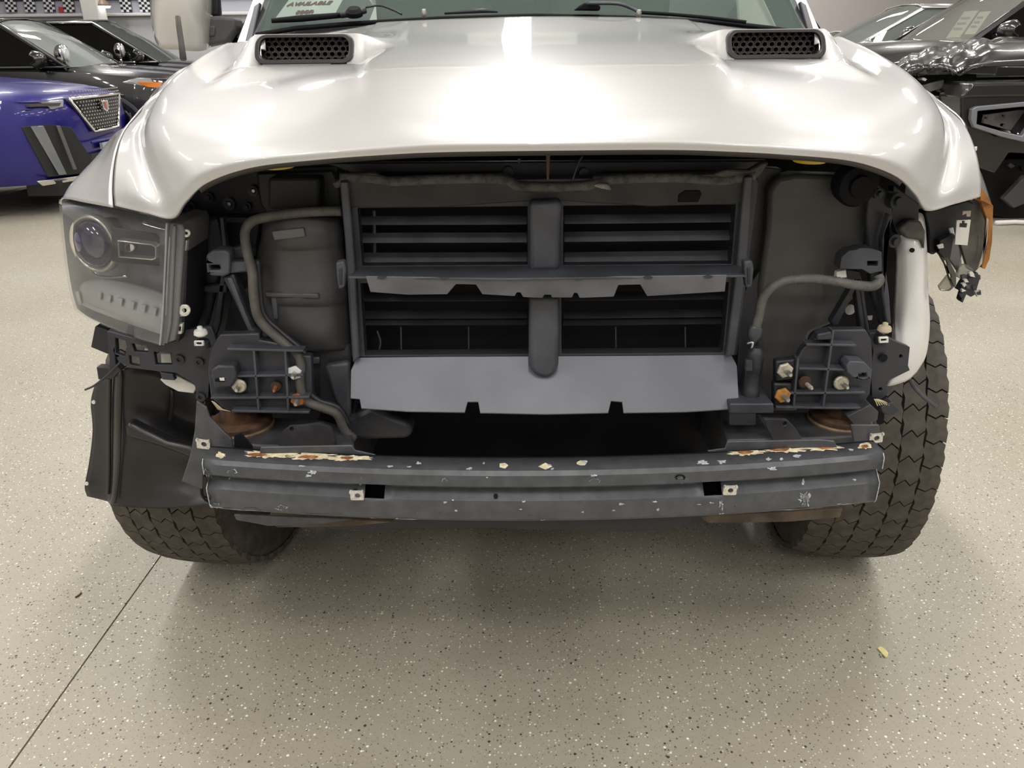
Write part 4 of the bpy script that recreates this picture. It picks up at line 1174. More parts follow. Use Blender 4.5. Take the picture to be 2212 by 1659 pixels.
MB().prism([lens_pt(.06, .80, .006), lens_pt(.13, .78, .006), lens_pt(.16, .90, .005), lens_pt(.10, .92, .005)], (0, .004, 0)).build('signal_facet', mat('facet', (0.92, 0.92, 0.92), 0.2, 0.0), HL, bevel=0.001)
brow = [lens_pt(u / 10, 0.10, 0.03) for u in range(1, 10)]
MB().tube(brow, 0.004, 6).build('brow_trim', mat('brow_grey', (0.22, 0.22, 0.23), 0.3), HL, smooth=True)
MB().grid([[lens_pt(u / 10, v, 0.05) for u in range(0, 11)] for v in (0.03, 0.12, 0.2)]).build('brow_panel', mat('brow_grey', (0.12, 0.12, 0.13)), HL, smooth=True, solid=-0.002)
MB().tube(cr([lens_pt(0.08, 0.40, 0.03), lens_pt(0.15, 0.58, 0.025), lens_pt(0.35, 0.66, 0.025), lens_pt(0.6, 0.63, 0.028)], 6), 0.003, 6).build('chrome_sweep', M_CHROME, HL, smooth=True)
# side housing towards the grille, with screw tabs
plate('lamp_side', mat('side_grey', (0.17, 0.17, 0.175), 0.4), [(360, 480), (393, 484), (399, 500), (390, 620), (385, 700), (378, 736), (345, 747), (350, 690)], 1.292, 0.12, parent=HL, bevel=0.003)
plate('lamp_rib', mat('rib_grey', (0.36, 0.37, 0.38), 0.35), [(357, 482), (362, 482), (352, 690), (347, 747), (343, 746), (348, 690)], 1.286, 0.008, parent=HL, bevel=0.001)
plate('lamp_rib', mat('side_grey', (0.2, 0.2, 0.2)), [(372, 486), (380, 488), (370, 700), (362, 742), (357, 743), (363, 690)], 1.287, 0.008, parent=HL, bevel=0.002)
plate('lamp_back', M_BLACK, [(393, 484), (402, 500), (405, 560), (398, 700), (385, 740), (378, 736), (386, 690), (392, 600)], 1.31, 0.10, parent=HL)
for x, y, r in ((402, 504, 9), (398, 671, 13)):
    plate('screw_tab', M_CLIP, circ(x, y, r, r, 14), 1.295, 0.004, holes=[circ(x, y, r * .38, r * .38, 8)], parent=HL, bevel=0.001)
plate('screw_tab', M_CLIP, [(382, 660), (398, 658), (398, 684), (382, 684)], 1.299, 0.004, parent=HL, bevel=0.001)
for x, y in ((398, 520), (388, 700)):
    plate('tab_bracket', M_CLIP, [(x - 6, y), (x + 6, y), (x + 4, y + 22), (x - 7, y + 22)], 1.30, 0.01, holes=[[(x - 3, y + 6), (x + 3, y + 6), (x + 2, y + 16), (x - 3, y + 16)]], parent=HL, bevel=0.001)

# ================================================================ front wheels, turned a little
TR, TWD = 0.41, 0.285
STEER = math.radians(-7.5)
_org_truck = ORG.copy()
ORG = Vector((0, 0, 0))
prof = [(.235, -.115), (.27, -.128), (.32, -.140), (.365, -.138), (.392, -.125), (.398, -.09), (.400, 0), (.398, .09), (.392, .125), (.365, .138), (.32, .140), (.27, .128), (.235, .115)]
tyre_me = MB().lathe((0, 0, 0), (1, 0, 0), prof, 72, cap=False).mesh('tyre', smooth=True)
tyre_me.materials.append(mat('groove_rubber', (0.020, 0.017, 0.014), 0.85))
side_me = MB().lathe((0, 0, 0), (1, 0, 0), [(.236, -.116), (.27, -.130), (.32, -.1425), (.36, -.1415), (.386, -.131)], 72, cap=False).lathe((0, 0, 0), (1, 0, 0), [(.236, .116), (.27, .130), (.32, .1425), (.36, .1415), (.386, .131)], 72, cap=False).mesh('sidewall', smooth=True)
side_me.materials.append(M_RUBBER)
rim = MB().lathe((0, 0, 0), (1, 0, 0), [(.242, -.12), (.225, -.115), (.215, -.06), (.205, .06), (.225, .115), (.242, .12)], 48, cap=False)
rim.lathe((0, 0, 0), (1, 0, 0), [(.215, .03), (.10, .05), (.05, .06)], 48, cap=True)
for i in range(8):
    a = i * math.pi / 4
    rim.box((0.055, 0.13 * math.cos(a), 0.13 * math.sin(a)), (0.03, 0.03, 0.03))
rim_me = rim.mesh('wheel_rim', smooth=True)
rim_me.materials.append(mat('rim_grey', (0.10, 0.10, 0.10), 0.4, 0.6))
PITCHES = 42
dphi = 2 * math.pi / PITCHES
# outlines of the five tread rows in (across x, around phi) : zig-zag edges that interlock
g = 0.0032
ROWS = []
for xc, w_, sk, ph in ((-.109, .049, .22, .0), (-.056, .050, -.40, .35), (0.0, .054, .42, .0), (.056, .050, -.40, .5), (.109, .049, .22, .2)):
    hw_ = w_ / 2
    k = (0.5 - 0.033)
    o_ = [(-hw_, -k + sk * .3), (-hw_ * .2, -k - sk * .35), (hw_ * .35, -k + sk * .25), (hw_, -k - sk * .3), (hw_ * 1.10, -.12), (hw_ * .90, .12), (hw_, k - sk * .3), (hw_ * .35, k + sk * .25), (-hw_ * .2, k - sk * .35), (-hw_, k + sk * .3), (-hw_ * 1.10, .12), (-hw_ * .90, -.12)]
    ROWS.append((xc, o_, ph))


def tread_r(x):
    return 0.4105 - 0.012 * (abs(x) / .13) ** 3


block_me = []
for xc, o_, ph in ROWS:
    def at(x, p, d):
        r = tread_r(x) - d
        a = p * dphi
        return Vector((x, -r * math.cos(a), r * math.sin(a)))
    b = MB()
    n = len(o_)
    top = [at(xc + a, p, 0) for a, p in o_]
    bot = [at(xc + a * 1.05, p * 1.03, 0.013) for a, p in o_]
    b.add(top + bot, [list(range(n))] + [(i, (i + 1) % n, (i + 1) % n + n, i + n) for i in range(n)])
    me = b.mesh('tread_block')
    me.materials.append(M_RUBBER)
    block_me.append((me, ph))
for s in (-1, 1):
    ty = bpy.data.objects.new('tyre', tyre_me)
    COL.objects.link(ty)
    ty.parent = TRUCK
    ty.location = (s * 0.862, 0.0, TR + 0.001)
    ty.rotation_euler = (0, 0, STEER)
    tag(ty, 'worn front tyre under the black liner' if s < 0 else 'worn front tyre with its tread in full view')
    for nm, me in (('sidewall', side_me), ('wheel_rim', rim_me)):
        q = bpy.data.objects.new(nm, me)
        COL.objects.link(q)
        q.parent = ty
        if s < 0 and nm == 'wheel_rim':
            q.rotation_euler = (0, 0, math.pi)
    rest = MB()
    for me, ph in block_me:
        for i in range(PITCHES):
            a = ((i + ph) / PITCHES * 360 + 180) % 360 - 180
            rot = math.radians(a)
            if -105 < a < 75:      # the front of the tyre, turned to the camera
                q = bpy.data.objects.new('tread_block', me)
                COL.objects.link(q)
                q.parent = ty
                q.rotation_euler = (-rot, 0, 0)
            else:
                R = Matrix.Rotation(-rot, 3, 'X')
                rest.add([R @ v_.co for v_ in me.vertices], [list(p.vertices) for p in me.polygons])
    rt = rest.build('tread_remainder', M_RUBBER, ty)
    rt['kind'] = 'stuff'
ORG = _org_truck

# ---------------------------------------------------------------- under the truck: frame rails, axle, floor pan
for s in (-1, 1):
    MB().box(T(s * 0.42, 3.4, .60), (.09, 4.2, .14)).build('frame_rail', M_FRAME, TRUCK, bevel=0.005)
    MB().tube([T(s * .40, 1.75, .52), T(s * .60, 1.95, .44), T(s * .74, 2.0, .42)], [.03, .035, .04], 8).build('control_arm', M_FRAME, TRUCK, smooth=True)
    MB().tube([T(s * .45, 2.05, .95), T(s * .62, 2.02, .45)], .03, 10).build('shock_absorber', M_DARK, TRUCK, smooth=True)
MB().box(T(0, 1.85, .55), (.86, .12, .10)).build('front_crossmember', M_FRAME, TRUCK, bevel=0.01)
MB().box(T(0, 2.3, .62), (.55, .7, .30)).build('engine_block', M_BLACK, TRUCK, bevel=0.03)
MB().box(T(0, 4.1, .66), (1.7, 2.6, .06)).build('floor_pan', M_BLACK, TRUCK, bevel=0.01)
plate('skid_plate', M_BLACK, [(640, 1120), (1560, 1112), (1480, 1140), (720, 1146)], 1.36, 0.35, bevel=0.004)

# ================================================================ cab
base_l = [(556, 72, 2.26), (640, 58, 2.31), (760, 48, 2.35), (950, 37, 2.39), (1156, 31, 2.41), (1350, 35, 2.39), (1550, 45, 2.35), (1665, 58, 2.30), (1738, 70, 2.25)]
wb = PL(base_l)
wt = [Vector((TX + (p.x - TX) * 0.90, p.y + 0.72, p.z + 0.50)) for p in wb]
wm = [(a + b_) / 2 + Vector((0, -0.02, 0.015)) for a, b_ in zip(wb, wt)]
CAB = MB().grid([wb, wm, wt]).build('windshield', glass('windshield_glass', (0.84, 0.93, 0.89), 1.5, 0.0, 0.17, (0.36, 0.50, 0.45)), TRUCK, smooth=True)  # green-grey haze colour stands in for the ceiling's reflection
tag(CAB, 'greenish windshield')
MB().tube([p + Vector((0, -0.012, -0.004)) for p in wb], 0.007, 6).build('windshield_seal', M_VOID, CAB, smooth=True)
for s in (0, -1):
    a, b_ = wb[s], wt[s]
    sg = -1 if s == 0 else 1
    d = Vector((sg, 0, 0))
    MB().prism([a + d * .0, a + d * .022 + Vector((0, .0, -.01)), b_ + d * .022, b_], (0, .03, -.005)).build('pillar_seal', M_BLACK, TRUCK, bevel=0.004)
    MB().prism([a + d * .022 + Vector((0, -.012, -.015)), a + d * .075 + Vector((0, .0, -.05)), b_ + d * .075 + Vector((0, .0, 0)), b_ + d * .022], (0, .05, -.01)).build('front_pillar', M_PAINT, TRUCK, bevel=0.006)
    MB().prism([a + d * .012 + Vector((0, -.02, -.02)), a + d * .034 + Vector((0, -.02, -.03)), a + d * .030 + Vector((0, .10, .07)), a + d * .012 + Vector((0, .10, .08))], (0, .02, -.005)).build('pillar_trim', M_DARK, TRUCK, bevel=0.003)
# cowl tray under the wipers
MB().grid([[Vector((p.x, p.y + .02, p.z)) for p in wb], [Vector((p.x, p.y - .03, p.z - .03)) for p in wb], [Vector((p.x, p.y - .16, p.z - .06)) for p in wb]]).build('cowl_tray', M_BLACK, TRUCK, smooth=True, solid=0.003)
# roof, doors, rear of the cab and the bed (carried on behind the frame)
roof = [[Vector((TX + x, y, z)) for x, z in ((-.66, 1.90), (-.60, 1.95), (0, 1.98), (.60, 1.95), (.66, 1.90))] for y in (3.02, 3.6, 4.4, 4.9)]
MB().grid(roof).build('roof', M_PAINT, TRUCK, smooth=True, solid=0.02)
MB().prism([T(-.62, 4.9, 1.38), T(.62, 4.9, 1.38), T(.58, 4.85, 1.9), T(-.58, 4.85, 1.9)], (0, .01, 0)).build('rear_window', glass('privacy_glass', (0.10, 0.11, 0.11), 1.5), TRUCK)
for s in (-1, 1):
    MB().prism([T(s * .98, 2.76, .55), T(s * .98, 4.95, .55), T(s * .98, 4.95, 1.36), T(s * .96, 2.76, 1.34)], (-s * .06, 0, 0)).build('door', M_PAINT, TRUCK, bevel=0.01)
    MB().prism([T(s * .93, 2.60, 1.36), T(s * .93, 4.9, 1.38), T(s * .66, 4.85, 1.90), T(s * .66, 3.1, 1.90)], (-s * .006, 0, 0)).build('side_window', glass('privacy_glass', (0.10, 0.11, 0.11)), TRUCK)
    MB().prism([T(s * 1.0, 5.0, .55), T(s * 1.0, 7.3, .55), T(s * 1.0, 7.3, 1.36), T(s * 1.0, 5.0, 1.36)], (-s * .08, 0, 0)).build('bed_side', M_PAINT, TRUCK, bevel=0.01)
    for nm, me, rz in (('rear_tyre', tyre_me, 0), ('rear_tyre_rim', rim_me, 0 if s > 0 else math.pi)):
        q = bpy.data.objects.new(nm, me)
        COL.objects.link(q)
        q.parent = TRUCK
        q.location = (s * .862, 3.55, .401)
        q.rotation_euler = (0, 0, rz)
MB().box(T(0, 6.15, .78), (1.86, 2.2, .06)).build('bed_floor', M_BLACK, TRUCK)
MB().prism([T(-1, 7.3, .6), T(1, 7.3, .6), T(1, 7.3, 1.36), T(-1, 7.3, 1.36)], (0, .06, 0)).build('tailgate', M_PAINT, TRUCK, bevel=0.01)
# dashboard and seats behind the glass
MB().grid([[T(x, 2.52, 1.36) for x in (-.7, -.3, 0, .3, .7)], [T(x, 2.75, 1.40) for x in (-.7, -.3, 0, .3, .7)], [T(x, 3.0, 1.38) for x in (-.7, -.3, 0, .3, .7)], [T(x, 3.06, 1.1) for x in (-.7, -.3, 0, .3, .7)]]).build('dashboard', mat('dash_grey', (0.10, 0.11, 0.105), 0.7), TRUCK, smooth=True, solid=-0.01)
for s in (-1, 1):
    MB().box(T(s * .38, 3.75, 1.28), (.5, .18, .75)).build('seat_back', mat('seat_grey', (0.16, 0.15, 0.14), 0.9), TRUCK, bevel=0.05)
    MB().box(T(s * .38, 3.78, 1.74), (.27, .10, .17)).build('headrest', mat('seat_grey', (0.16, 0.15, 0.14)), TRUCK, bevel=0.03)
MB().prism([P(1595, 48, 2.62), P(1680, 60, 2.55), P(1640, -25, 2.75), P(1590, -30, 2.8)], (0, .02, 0)).build('grab_handle_trim', mat('beige_trim', (0.4, 0.38, 0.34), 0.8), TRUCK, bevel=0.005)

# card lying against the inside of the glass
SIGN = MB().prism([P(592, 43, 2.44), P(722, 33, 2.47), P(752, -22, 2.62), P(640, -22, 2.60)], (0, .002, -.001)).build('sale_card', mat('card', (0.86, 0.83, 0.80), 0.7), TRUCK)
tag(SIGN, 'white card with red writing behind the windshield')


def letters(txt, a, b_, h, m, parent, name='lettering'):
    """flat lettering from point a to point b (baseline), height h along up"""
    cu = bpy.data.curves.new(name, 'FONT')
    cu.body = txt
    cu.size = 1.0
    cu.extrude = 0.004
    cu.shear = 0.25
    cu.offset = 0.012
    tmp = bpy.data.objects.new(name, cu)
    COL.objects.link(tmp)
    bpy.context.view_layer.update()
    me = bpy.data.meshes.new_from_object(tmp.evaluated_get(bpy.context.evaluated_depsgraph_get()))
    bpy.data.objects.remove(tmp)
    w_ = max(v.co.x for v in me.vertices)
    ex = (b_ - a) / w_
    up = h
    nrm = ex.cross(up).normalized()
    for v in me.vertices:
        q = a + ex * v.co.x + up * v.co.y + nrm * v.co.z
        v.co = q - ORG
    me.materials.clear()
    me.materials.append(m)
    o = bpy.data.objects.new(name, me)
    COL.objects.link(o)
    o.parent = parent
    return o


M_RED = mat('red_brown_ink', (0.25, 0.025, 0.035), 0.7)
sup = (P(690, -22, 2.61) - P(657, 38, 2.455)).normalized()
letters('AVAILABLE', P(620, 15, 2.507), P(716, 11, 2.525), sup * 0.030, M_RED, SIGN)
letters('soon', P(638, 30.5, 2.466), P(676, 28.5, 2.474), sup * 0.030, M_RED, SIGN)

# wipers
WP1 = MB().tube(PL([(586, 45, 2.28), (650, 40, 2.30), (735, 33, 2.33)]), [0.006, 0.0085, 0.007], 8).build('wiper', M_VOID, TRUCK, smooth=True)
MB().tube(PL([(735, 33, 2.32), (770, 28, 2.325), (790, 22, 2.32)]), 0.008, 8).build('wiper_arm', M_BLACK, WP1, smooth=True)
MB().lathe(P(765, 24, 2.32), (0, -.4, 1), [(.022, -.012), (.024, 0), (.016, .008)], 16).build('wiper_pivot', M_VOID, WP1, angle=40)
hose('wiper_arm', M_BLACK, [(790, 16, 2.33), (820, 12, 2.34), (850, 22, 2.33), (868, 31, 2.32)], 0.003, 6, parent=WP1)
WP2 = MB().tube(PL([(960, 28, 2.34), (1040, 23, 2.35), (1075, 25, 2.35)]), [.004, .006, .003], 8).build('wiper', M_DARK, TRUCK, smooth=True)
MB().prism(PL([(1240, 22), (1252, 12), (1262, 6), (1292, 8), (1298, 14), (1296, 23)], 2.36), (0, .03, 0)).build('wiper_head', M_VOID, WP2, bevel=0.004)
hose('wiper_arm', M_DUSTY, [(1268, 8, 2.35), (1310, 7, 2.35), (1340, 9, 2.345), (1365, 18, 2.335), (1382, 27, 2.32)], 0.0045, 8, parent=WP2)
for x, y in ((916, 27), (1380, 28)):
    MB().lathe(P(x, y, 2.29), (0, -.3, 1), [(.006, -.012), (.008, 0), (.005, .008)], 12).build('washer_jet', M_STEEL, hood, angle=40)
MB().tube(PL([(1385, 27, 2.31), (1450, 31, 2.31), (1530, 38, 2.30), (1612, 48, 2.27)]), 0.005, 6).build('wiper_blade', M_VOID, WP2, smooth=True)

# door mirror on the picture left and the antenna mast
mc = dense([[P(336, 50, 2.62), P(350, 98, 2.56), P(390, 104, 2.54), P(430, 106, 2.56), P(447, 100, 2.62)],
            [P(334, 20, 2.60), P(352, 25, 2.52), P(390, 30, 2.50), P(428, 30, 2.52), P(450, 30, 2.62)],
            [P(336, -30, 2.60), P(352, -35, 2.52), P(390, -40, 2.50), P(428, -40, 2.52), P(450, -35, 2.62)],
            [P(340, -60, 2.64), P(355, -70, 2.58), P(390, -74, 2.57), P(425, -72, 2.58), P(446, -60, 2.64)]], 5, 5)
MIR = MB().grid(mc).build('door_mirror', mat('mirror_white', (0.60, 0.585, 0.55), 0.25, 0.0, coat=1.0), TRUCK, smooth=True, solid=-0.012)
tag(MIR, 'white door mirror with a dark grey arm')
MB().prism([P(337, 48, 2.66), P(350, 96, 2.66), P(447, 98, 2.66), P(449, 0, 2.66), P(446, -58, 2.66), P(340, -58, 2.66)], (0, .015, 0)).build('mirror_back', M_BLACK, MIR, bevel=0.005)
M_ARM = mat('arm_grey', (0.09, 0.088, 0.09), 0.6)
MB().prism(PL([(424, 52), (448, 36), (505, 38), (512, 62), (490, 90), (428, 104), (423, 92)], 2.60), (0, .08, 0)).build('mirror_arm', M_ARM, MIR, bevel=0.008)
MB().prism(PL([(430, 55), (464, 56), (464, 78), (428, 80)], 2.595), (0, .02, 0)).build('arm_panel', M_ARM, MIR, bevel=0.004)
MB().prism(PL([(447, -40), (468, -40), (474, 34), (450, 34)], 2.63), (0, .03, 0)).build('mirror_stalk', M_BLACK, MIR, bevel=0.006)
ANT = MB().tube(PL([(396, 128, 1.93), (392, 95, 1.95), (387, 60, 1.97), (384, 36, 1.98)]), [.0075, .0065, .0062, .0058], 10).build('antenna_mast', mat('antenna_grey', (0.055, 0.048, 0.045), 0.6), TRUCK, smooth=True)

# ================================================================ cars parked behind
base()


def boolean_cut(o, cutter):
    c = cutter.build('cutter', None)
    md = o.modifiers.new('cut', 'BOOLEAN')
    md.object = c
    md.operation = 'DIFFERENCE'
    md.solver = 'EXACT'
    bpy.context.view_layer.update()
    me = bpy.data.meshes.new_from_object(o.evaluated_get(bpy.context.evaluated_depsgraph_get()))
    me.name = o.name
    o.modifiers.clear()
    o.data = me
    bpy.data.objects.remove(c)
    me.set_sharp_from_angle(angle=math.radians(35))


def simple_wheel(root, x, y, r, w_, rimm):
    s = 1 if y > 0 else -1
    t = MB().lathe((x, y, r), (0, s, 0), [(r * .62, -w_ * .5), (r * .9, -w_ * .5), (r, -w_ * .35), (r, w_ * .35), (r * .9, w_ * .5), (r * .64, w_ * .48)], 40, cap=False)
    ty = t.build('tyre', mat('car_tyre', (0.018, 0.017, 0.017), 0.7), root, angle=50)
    rm = MB().lathe((x, y, r), (0, s, 0), [(r * .66, w_ * .46), (r * .6, w_ * .42), (r * .56, w_ * .1), (r * .2, w_ * .2), (r * .16, w_ * .34)], 40)
    for i in range(5):
        a = 2 * math.pi * i / 5
        d = Vector((math.cos(a), 0, math.sin(a)))
        n = Vector((-math.sin(a), 0, math.cos(a)))
        c = Vector((x, y + s * w_ * .38, r))
        rm.prism([c + d * r * .12 - n * .03, c + d * r * .6 - n * .045, c + d * r * .6 + n * .045, c + d * r * .12 + n * .03], (0, s * -.03, 0))
    rm.build('rim', rimm, ty, angle=40)
    return ty


def make_car(name, label, loc, heading, paint, L=4.9, W=1.95, H=1.76, hood=1.10, cowl=1.18, nose=1.28, wst=0.95, wb=2.9, wr=.37, tint=(0.25, 0.28, 0.26), gloss=None, haze=0.12, trim=None, scale=1.0, fo=.93, clear=False):
    """a car whose nose tip is at its origin, heading along +x; nose = length of the hood, wst = run of the windshield"""
    global ORG
    root = empty(name, loc, label, 'car')
    root.rotation_euler = (0, 0, math.radians(heading))
    root.scale = (scale, scale, scale)
    ORG = Vector((0, 0, 0))
    h = W / 2
    st = [(0.0, .40, .42, hood - .15, .30), (-.05, .66, .34, hood - .09, .27), (-.14, .82, .29, hood - .05, .26), (-.32, .94, .26, hood - .015, .26), (-.6, .985, .25, hood + .02, .26), (-nose, 1.0, .25, cowl, .26), (-nose - wst - .4, 1.0, .25, cowl + .03, .26), (-L + .5, .99, .26, cowl + .04, .26), (-L + .08, .93, .34, cowl, .30), (-L, .80, .42, cowl - .2, .40)]
    secs = []
    for x, k, zb, zt, _ in st:
        w_ = h * k
        c = .045 if x > -nose - .05 else .02
        pts = [(w_ * .55, zb), (w_ * .90, zb + .03), (w_ * .985, zb + .17), (w_, zb + .38), (w_ * .985, zt - .16), (w_ * .955, zt - .055), (w_ * .86, zt - .012), (w_ * .5, zt + c * .7), (0, zt + c)]
        secs.append([Vector((x, y, z)) for y, z in pts] + [Vector((x, -y, z)) for y, z in reversed(pts[:-1])])
    b = MB().grid(secs)
    n = len(secs[0])
    k_ = len(secs)
    b.f.append(list(range(n)))
    b.f.append(list(range((k_ - 1) * n, k_ * n)))
    for i in range(k_ - 1):
        b.f.append([i * n, (i + 1) * n, (i + 1) * n + n - 1, i * n + n - 1])
    body = b.build('body', paint, root, angle=35)
    cut = MB()
    for x in (-fo, -fo - wb):
        for s in (-1, 1):
            cut.lathe((x, s * (h - .14), wr + .02), (0, s, 0), [(wr * 1.18, -.18), (wr * 1.18, .35)], 32)
    boolean_cut(body, cut)
    for x in (-fo, -fo - wb):
        for s in (-1, 1):
            simple_wheel(root, x, s * (h - .13), wr, .24, mat('alloy', (0.10, 0.10, 0.105), 0.35, 0.7))
            MB().lathe((x, s * (h - .02), wr + .02), (0, s, 0), [(wr * 1.17, 0), (wr * 1.27, 0), (wr * 1.25, .025), (wr * 1.17, .025)], 32, closed=True).build('arch_lip', trim or paint, body, angle=40)
    # greenhouse
    bw, tw = h * .90, h * .70
    xa, xb, xc, xd = -nose + .05, -nose - wst, -L + 1.0, -L + .28
    zr = H - .06
    gm = glass(label + '_glass', tint, 1.5, 0.0, haze, tuple(q * 1.2 for q in tint))  # diffuse haze puts reflections into the glass colour
    gs = glass('dark_side_glass', (0.12, 0.13, 0.12), 1.5, 0.0, 0.03, (0.1, 0.1, 0.1)) if not clear else gm
    A = [Vector((xa - .22, s * bw, cowl)) for s in (1, -1)]
    Am = Vector((xa, 0, cowl + .02))
    B = [Vector((xb, s * tw, zr)) for s in (1, -1)]
    Bm = Vector((xb + .06, 0, zr + .03))
    ws = [[A[0], (A[0] + Am) / 2 + Vector((.05, 0, .01)), Am, (A[1] + Am) / 2 + Vector((.05, 0, .01)), A[1]], [B[0], (B[0] + Bm) / 2 + Vector((.02, 0, .008)), Bm, (B[1] + Bm) / 2 + Vector((.02, 0, .008)), B[1]]]
    wmid = [(p + q) / 2 + Vector((.025, 0, .02)) for p, q in zip(*ws)]
    MB().grid([ws[0], wmid, ws[1]]).build('windshield', gm, root, smooth=True)
    D = [Vector((xd, s * bw, cowl + .03)) for s in (1, -1)]
    Cc = [Vector((xc, s * tw, zr - .01)) for s in (1, -1)]
    MB().grid([Cc, D]).build('rear_window', gm, root)
    rf = [[Vector((x, y, zr + dz + ex)) for y, dz in ((tw + .03, -.01), (tw * .8, .035), (0, .06), (-tw * .8, .035), (-tw - .03, -.01))] for x, ex in ((xb + .04, -.0), (xb - .5, .0), (xc + .6, .0), (xc - .02, -.015))]
    MB().grid(rf).build('roof', paint, root, smooth=True, solid=0.02)
    xm = (A[0].x + xd) / 2 + .15
    for i, s in ((0, 1), (1, -1)):
        def belt(x):
            return Vector((x, s * bw * (1.0 if x < A[0].x - .4 else 1.0), cowl + .01))
        def rail(x):
            return Vector((x, s * tw, zr))
        spl = [(A[0].x + .02, xb - .02), (xm, xm - .02), (xm - .95, xm - 1.0), (xd + .25, xc + .1)]
        for (p, q), (p2, q2) in zip(spl[:-1], spl[1:]):
            MB().prism([belt(p - .05), belt(p2 + .05), rail(q2 + .03), rail(q - .03)], (0, -s * .008, 0)).build('side_window', gs, root)
        for j, (p, q) in enumerate(spl):
            wd = .045 if j in (0,) else .04
            MB().prism([belt(p) + Vector((wd, s * .012, 0)), belt(p) + Vector((-wd, s * .012, 0)), rail(q) + Vector((-wd, s * .012, 0)), rail(q) + Vector((wd, s * .012, 0))], (0, -s * .04, 0)).build('pillar', paint if j in (0, 3) else mat('pillar_black', (0.01, 0.01, 0.01), 0.3), root, bevel=0.008)
        if trim:
            MB().tube([belt(A[0].x) + Vector((0, s * .02, 0)), belt(xd + .2) + Vector((0, s * .02, 0))], .012, 6).build('belt_trim', trim, root)
            MB().tube([belt(A[0].x + .02) + Vector((0, s * .02, 0)), rail(xb) + Vector((0, s * .02, 0)), rail(xc) + Vector((0, s * .02, 0))], .014, 6).build('window_trim', trim, root)
        # mirror
        mo = Vector((A[0].x - .28, s * (bw + .17), cowl + .10))
        m_ = MB()
        m_.grid(dense([[mo + Vector((.12 * math.cos(t) * k2, s * .13 * math.sin(u), .085 * math.sin(t) * k2)) for t in (-1.4, -.7, 0, .7, 1.4)] for u, k2 in ((-1.3, .5), (-.6, .9), (0, 1), (.6, .9), (1.3, .45))], 3, 3))
        mr_ = m_.build('mirror', paint, root, smooth=True, solid=-.02)
        MB().box(mo + Vector((.0, -s * .12, -.06)), (.08, .12, .03)).build('mirror_foot', mat('pillar_black', (0.01, 0.01, 0.01)), mr_, bevel=0.01)
    # seats
    for x in (xm + .15, xm - .85):
        for s in (-1, 1):
            MB().box((x, s * .38, cowl + .08), (.14, .46, .5)).build('seat', mat('car_seat', (0.02, 0.02, 0.022), 0.9), root, bevel=.05)
    MB().box(((xa - .35), 0, cowl - .03), (.5, bw * 1.8, .06)).build('dash', mat('car_seat', (0.02, 0.02, 0.022)), root)
    return root


def front_strip(root, name, m, pts, th=.03, parent=None, bevel=.004):
    """panel on the nose given as (y, z, x)"""
    return MB().prism([(x, y, z) for y, z, x in pts], (-th, 0, 0)).build(name, m, parent or root, bevel=bevel)


M_CBLACK = mat('black_car_paint', (0.006, 0.006, 0.007), 0.3, 0.0, coat=1.0)
M_CBLUE = mat('blue_car_paint', (0.006, 0.003, 0.16), 0.35, 0.1, coat=0.5)
M_CSILV = mat('silver_car_paint', (0.5, 0.48, 0.48), 0.3, 0.6, coat=1.0)
M_CWHITE = mat('white_car_paint', (0.75, 0.74, 0.72), 0.3, 0.0, coat=1.0)
M_CRED = mat('maroon_car_paint', (0.12, 0.01, 0.02), 0.3, 0.1, coat=1.0)
M_AMBER = mat('amber', (0.75, 0.22, 0.03), 0.3)
M_LAMPC = mat('clear_lamp', (0.55, 0.55, 0.56), 0.12, 0.5, coat=1.0)

# ---- blue car with the shield grille
e0 = P(212, 228, 7.9)
BLUE = make_car('blue_suv', 'blue SUV with a chrome-framed mesh grille parked at the far left', (e0.x, e0.y, 0), 1, M_CBLUE, L=5.0, W=1.96, H=1.75, hood=1.06, cowl=1.14, nose=1.35, fo=1.12)


def surf(y, h=.98):
    """how far back the nose lies at half width y"""
    t = abs(y) / h
    q = ((0, 0), (.40, 0), (.66, .05), (.82, .14), (.94, .32), (.985, .60), (1.2, 2.0))
    for (a, b_), (c, d) in zip(q[:-1], q[1:]):
        if t <= c:
            return -(b_ + (d - b_) * (t - a) / (c - a))
    return -2.0


def bx(y):
    return surf(y) + .03 - .10 * y * y


def gr_pt(y, z, d=0.0):
    return Vector((bx(y) + d - .10 * (1.0 - z) * 0, y, z))


gz0, gz1 = .69, .99


def ghw(z):     # half width of the shield at height z
    return .25 + .25 * min(1, max(0, (z - gz0) / (gz1 - gz0 - .03)))


gp = MB().grid([[gr_pt(ghw(z) * t / 8, z) for t in range(-8, 9)] for z in [gz0 + (gz1 - gz0) * i / 8 for i in range(9)]])
GR = gp.build('grille', mat('grille_black', (0.01, 0.01, 0.011), 0.3), BLUE, smooth=True, solid=.05)
edge = [gr_pt(-ghw(gz1) + ghw(gz1) * t / 4, gz1, .012) for t in range(0, 9)] + [gr_pt(ghw(gz0), gz0, .012)] + [gr_pt(ghw(gz0) * (1 - t / 3), gz0, .012) for t in range(1, 7)]
edge.append(edge[0])
MB().tube(edge, .014, 6).build('grille_frame', M_CHROME, GR, smooth=True)
bits = MB()
for i in range(12):
    z = gz0 + .025 + i * .030
    for j in range(-10, 11):
        y = (j + (.5 if i % 2 else 0)) * .047
        if abs(y) < ghw(z) - .02:
            c = gr_pt(y, z, .008)
            bits.prism([c + Vector((0, -.014, 0)), c + Vector((0, -.008, -.006)), c + Vector((0, .008, -.006)), c + Vector((0, .014, 0)), c + Vector((0, .008, .006)), c + Vector((0, -.008, .006))], (.006, 0, 0))
bt = bits.build('grille_mesh', mat('grille_silver', (0.5, 0.5, 0.52), 0.2, 0.8), GR)
bt['kind'] = 'stuff'
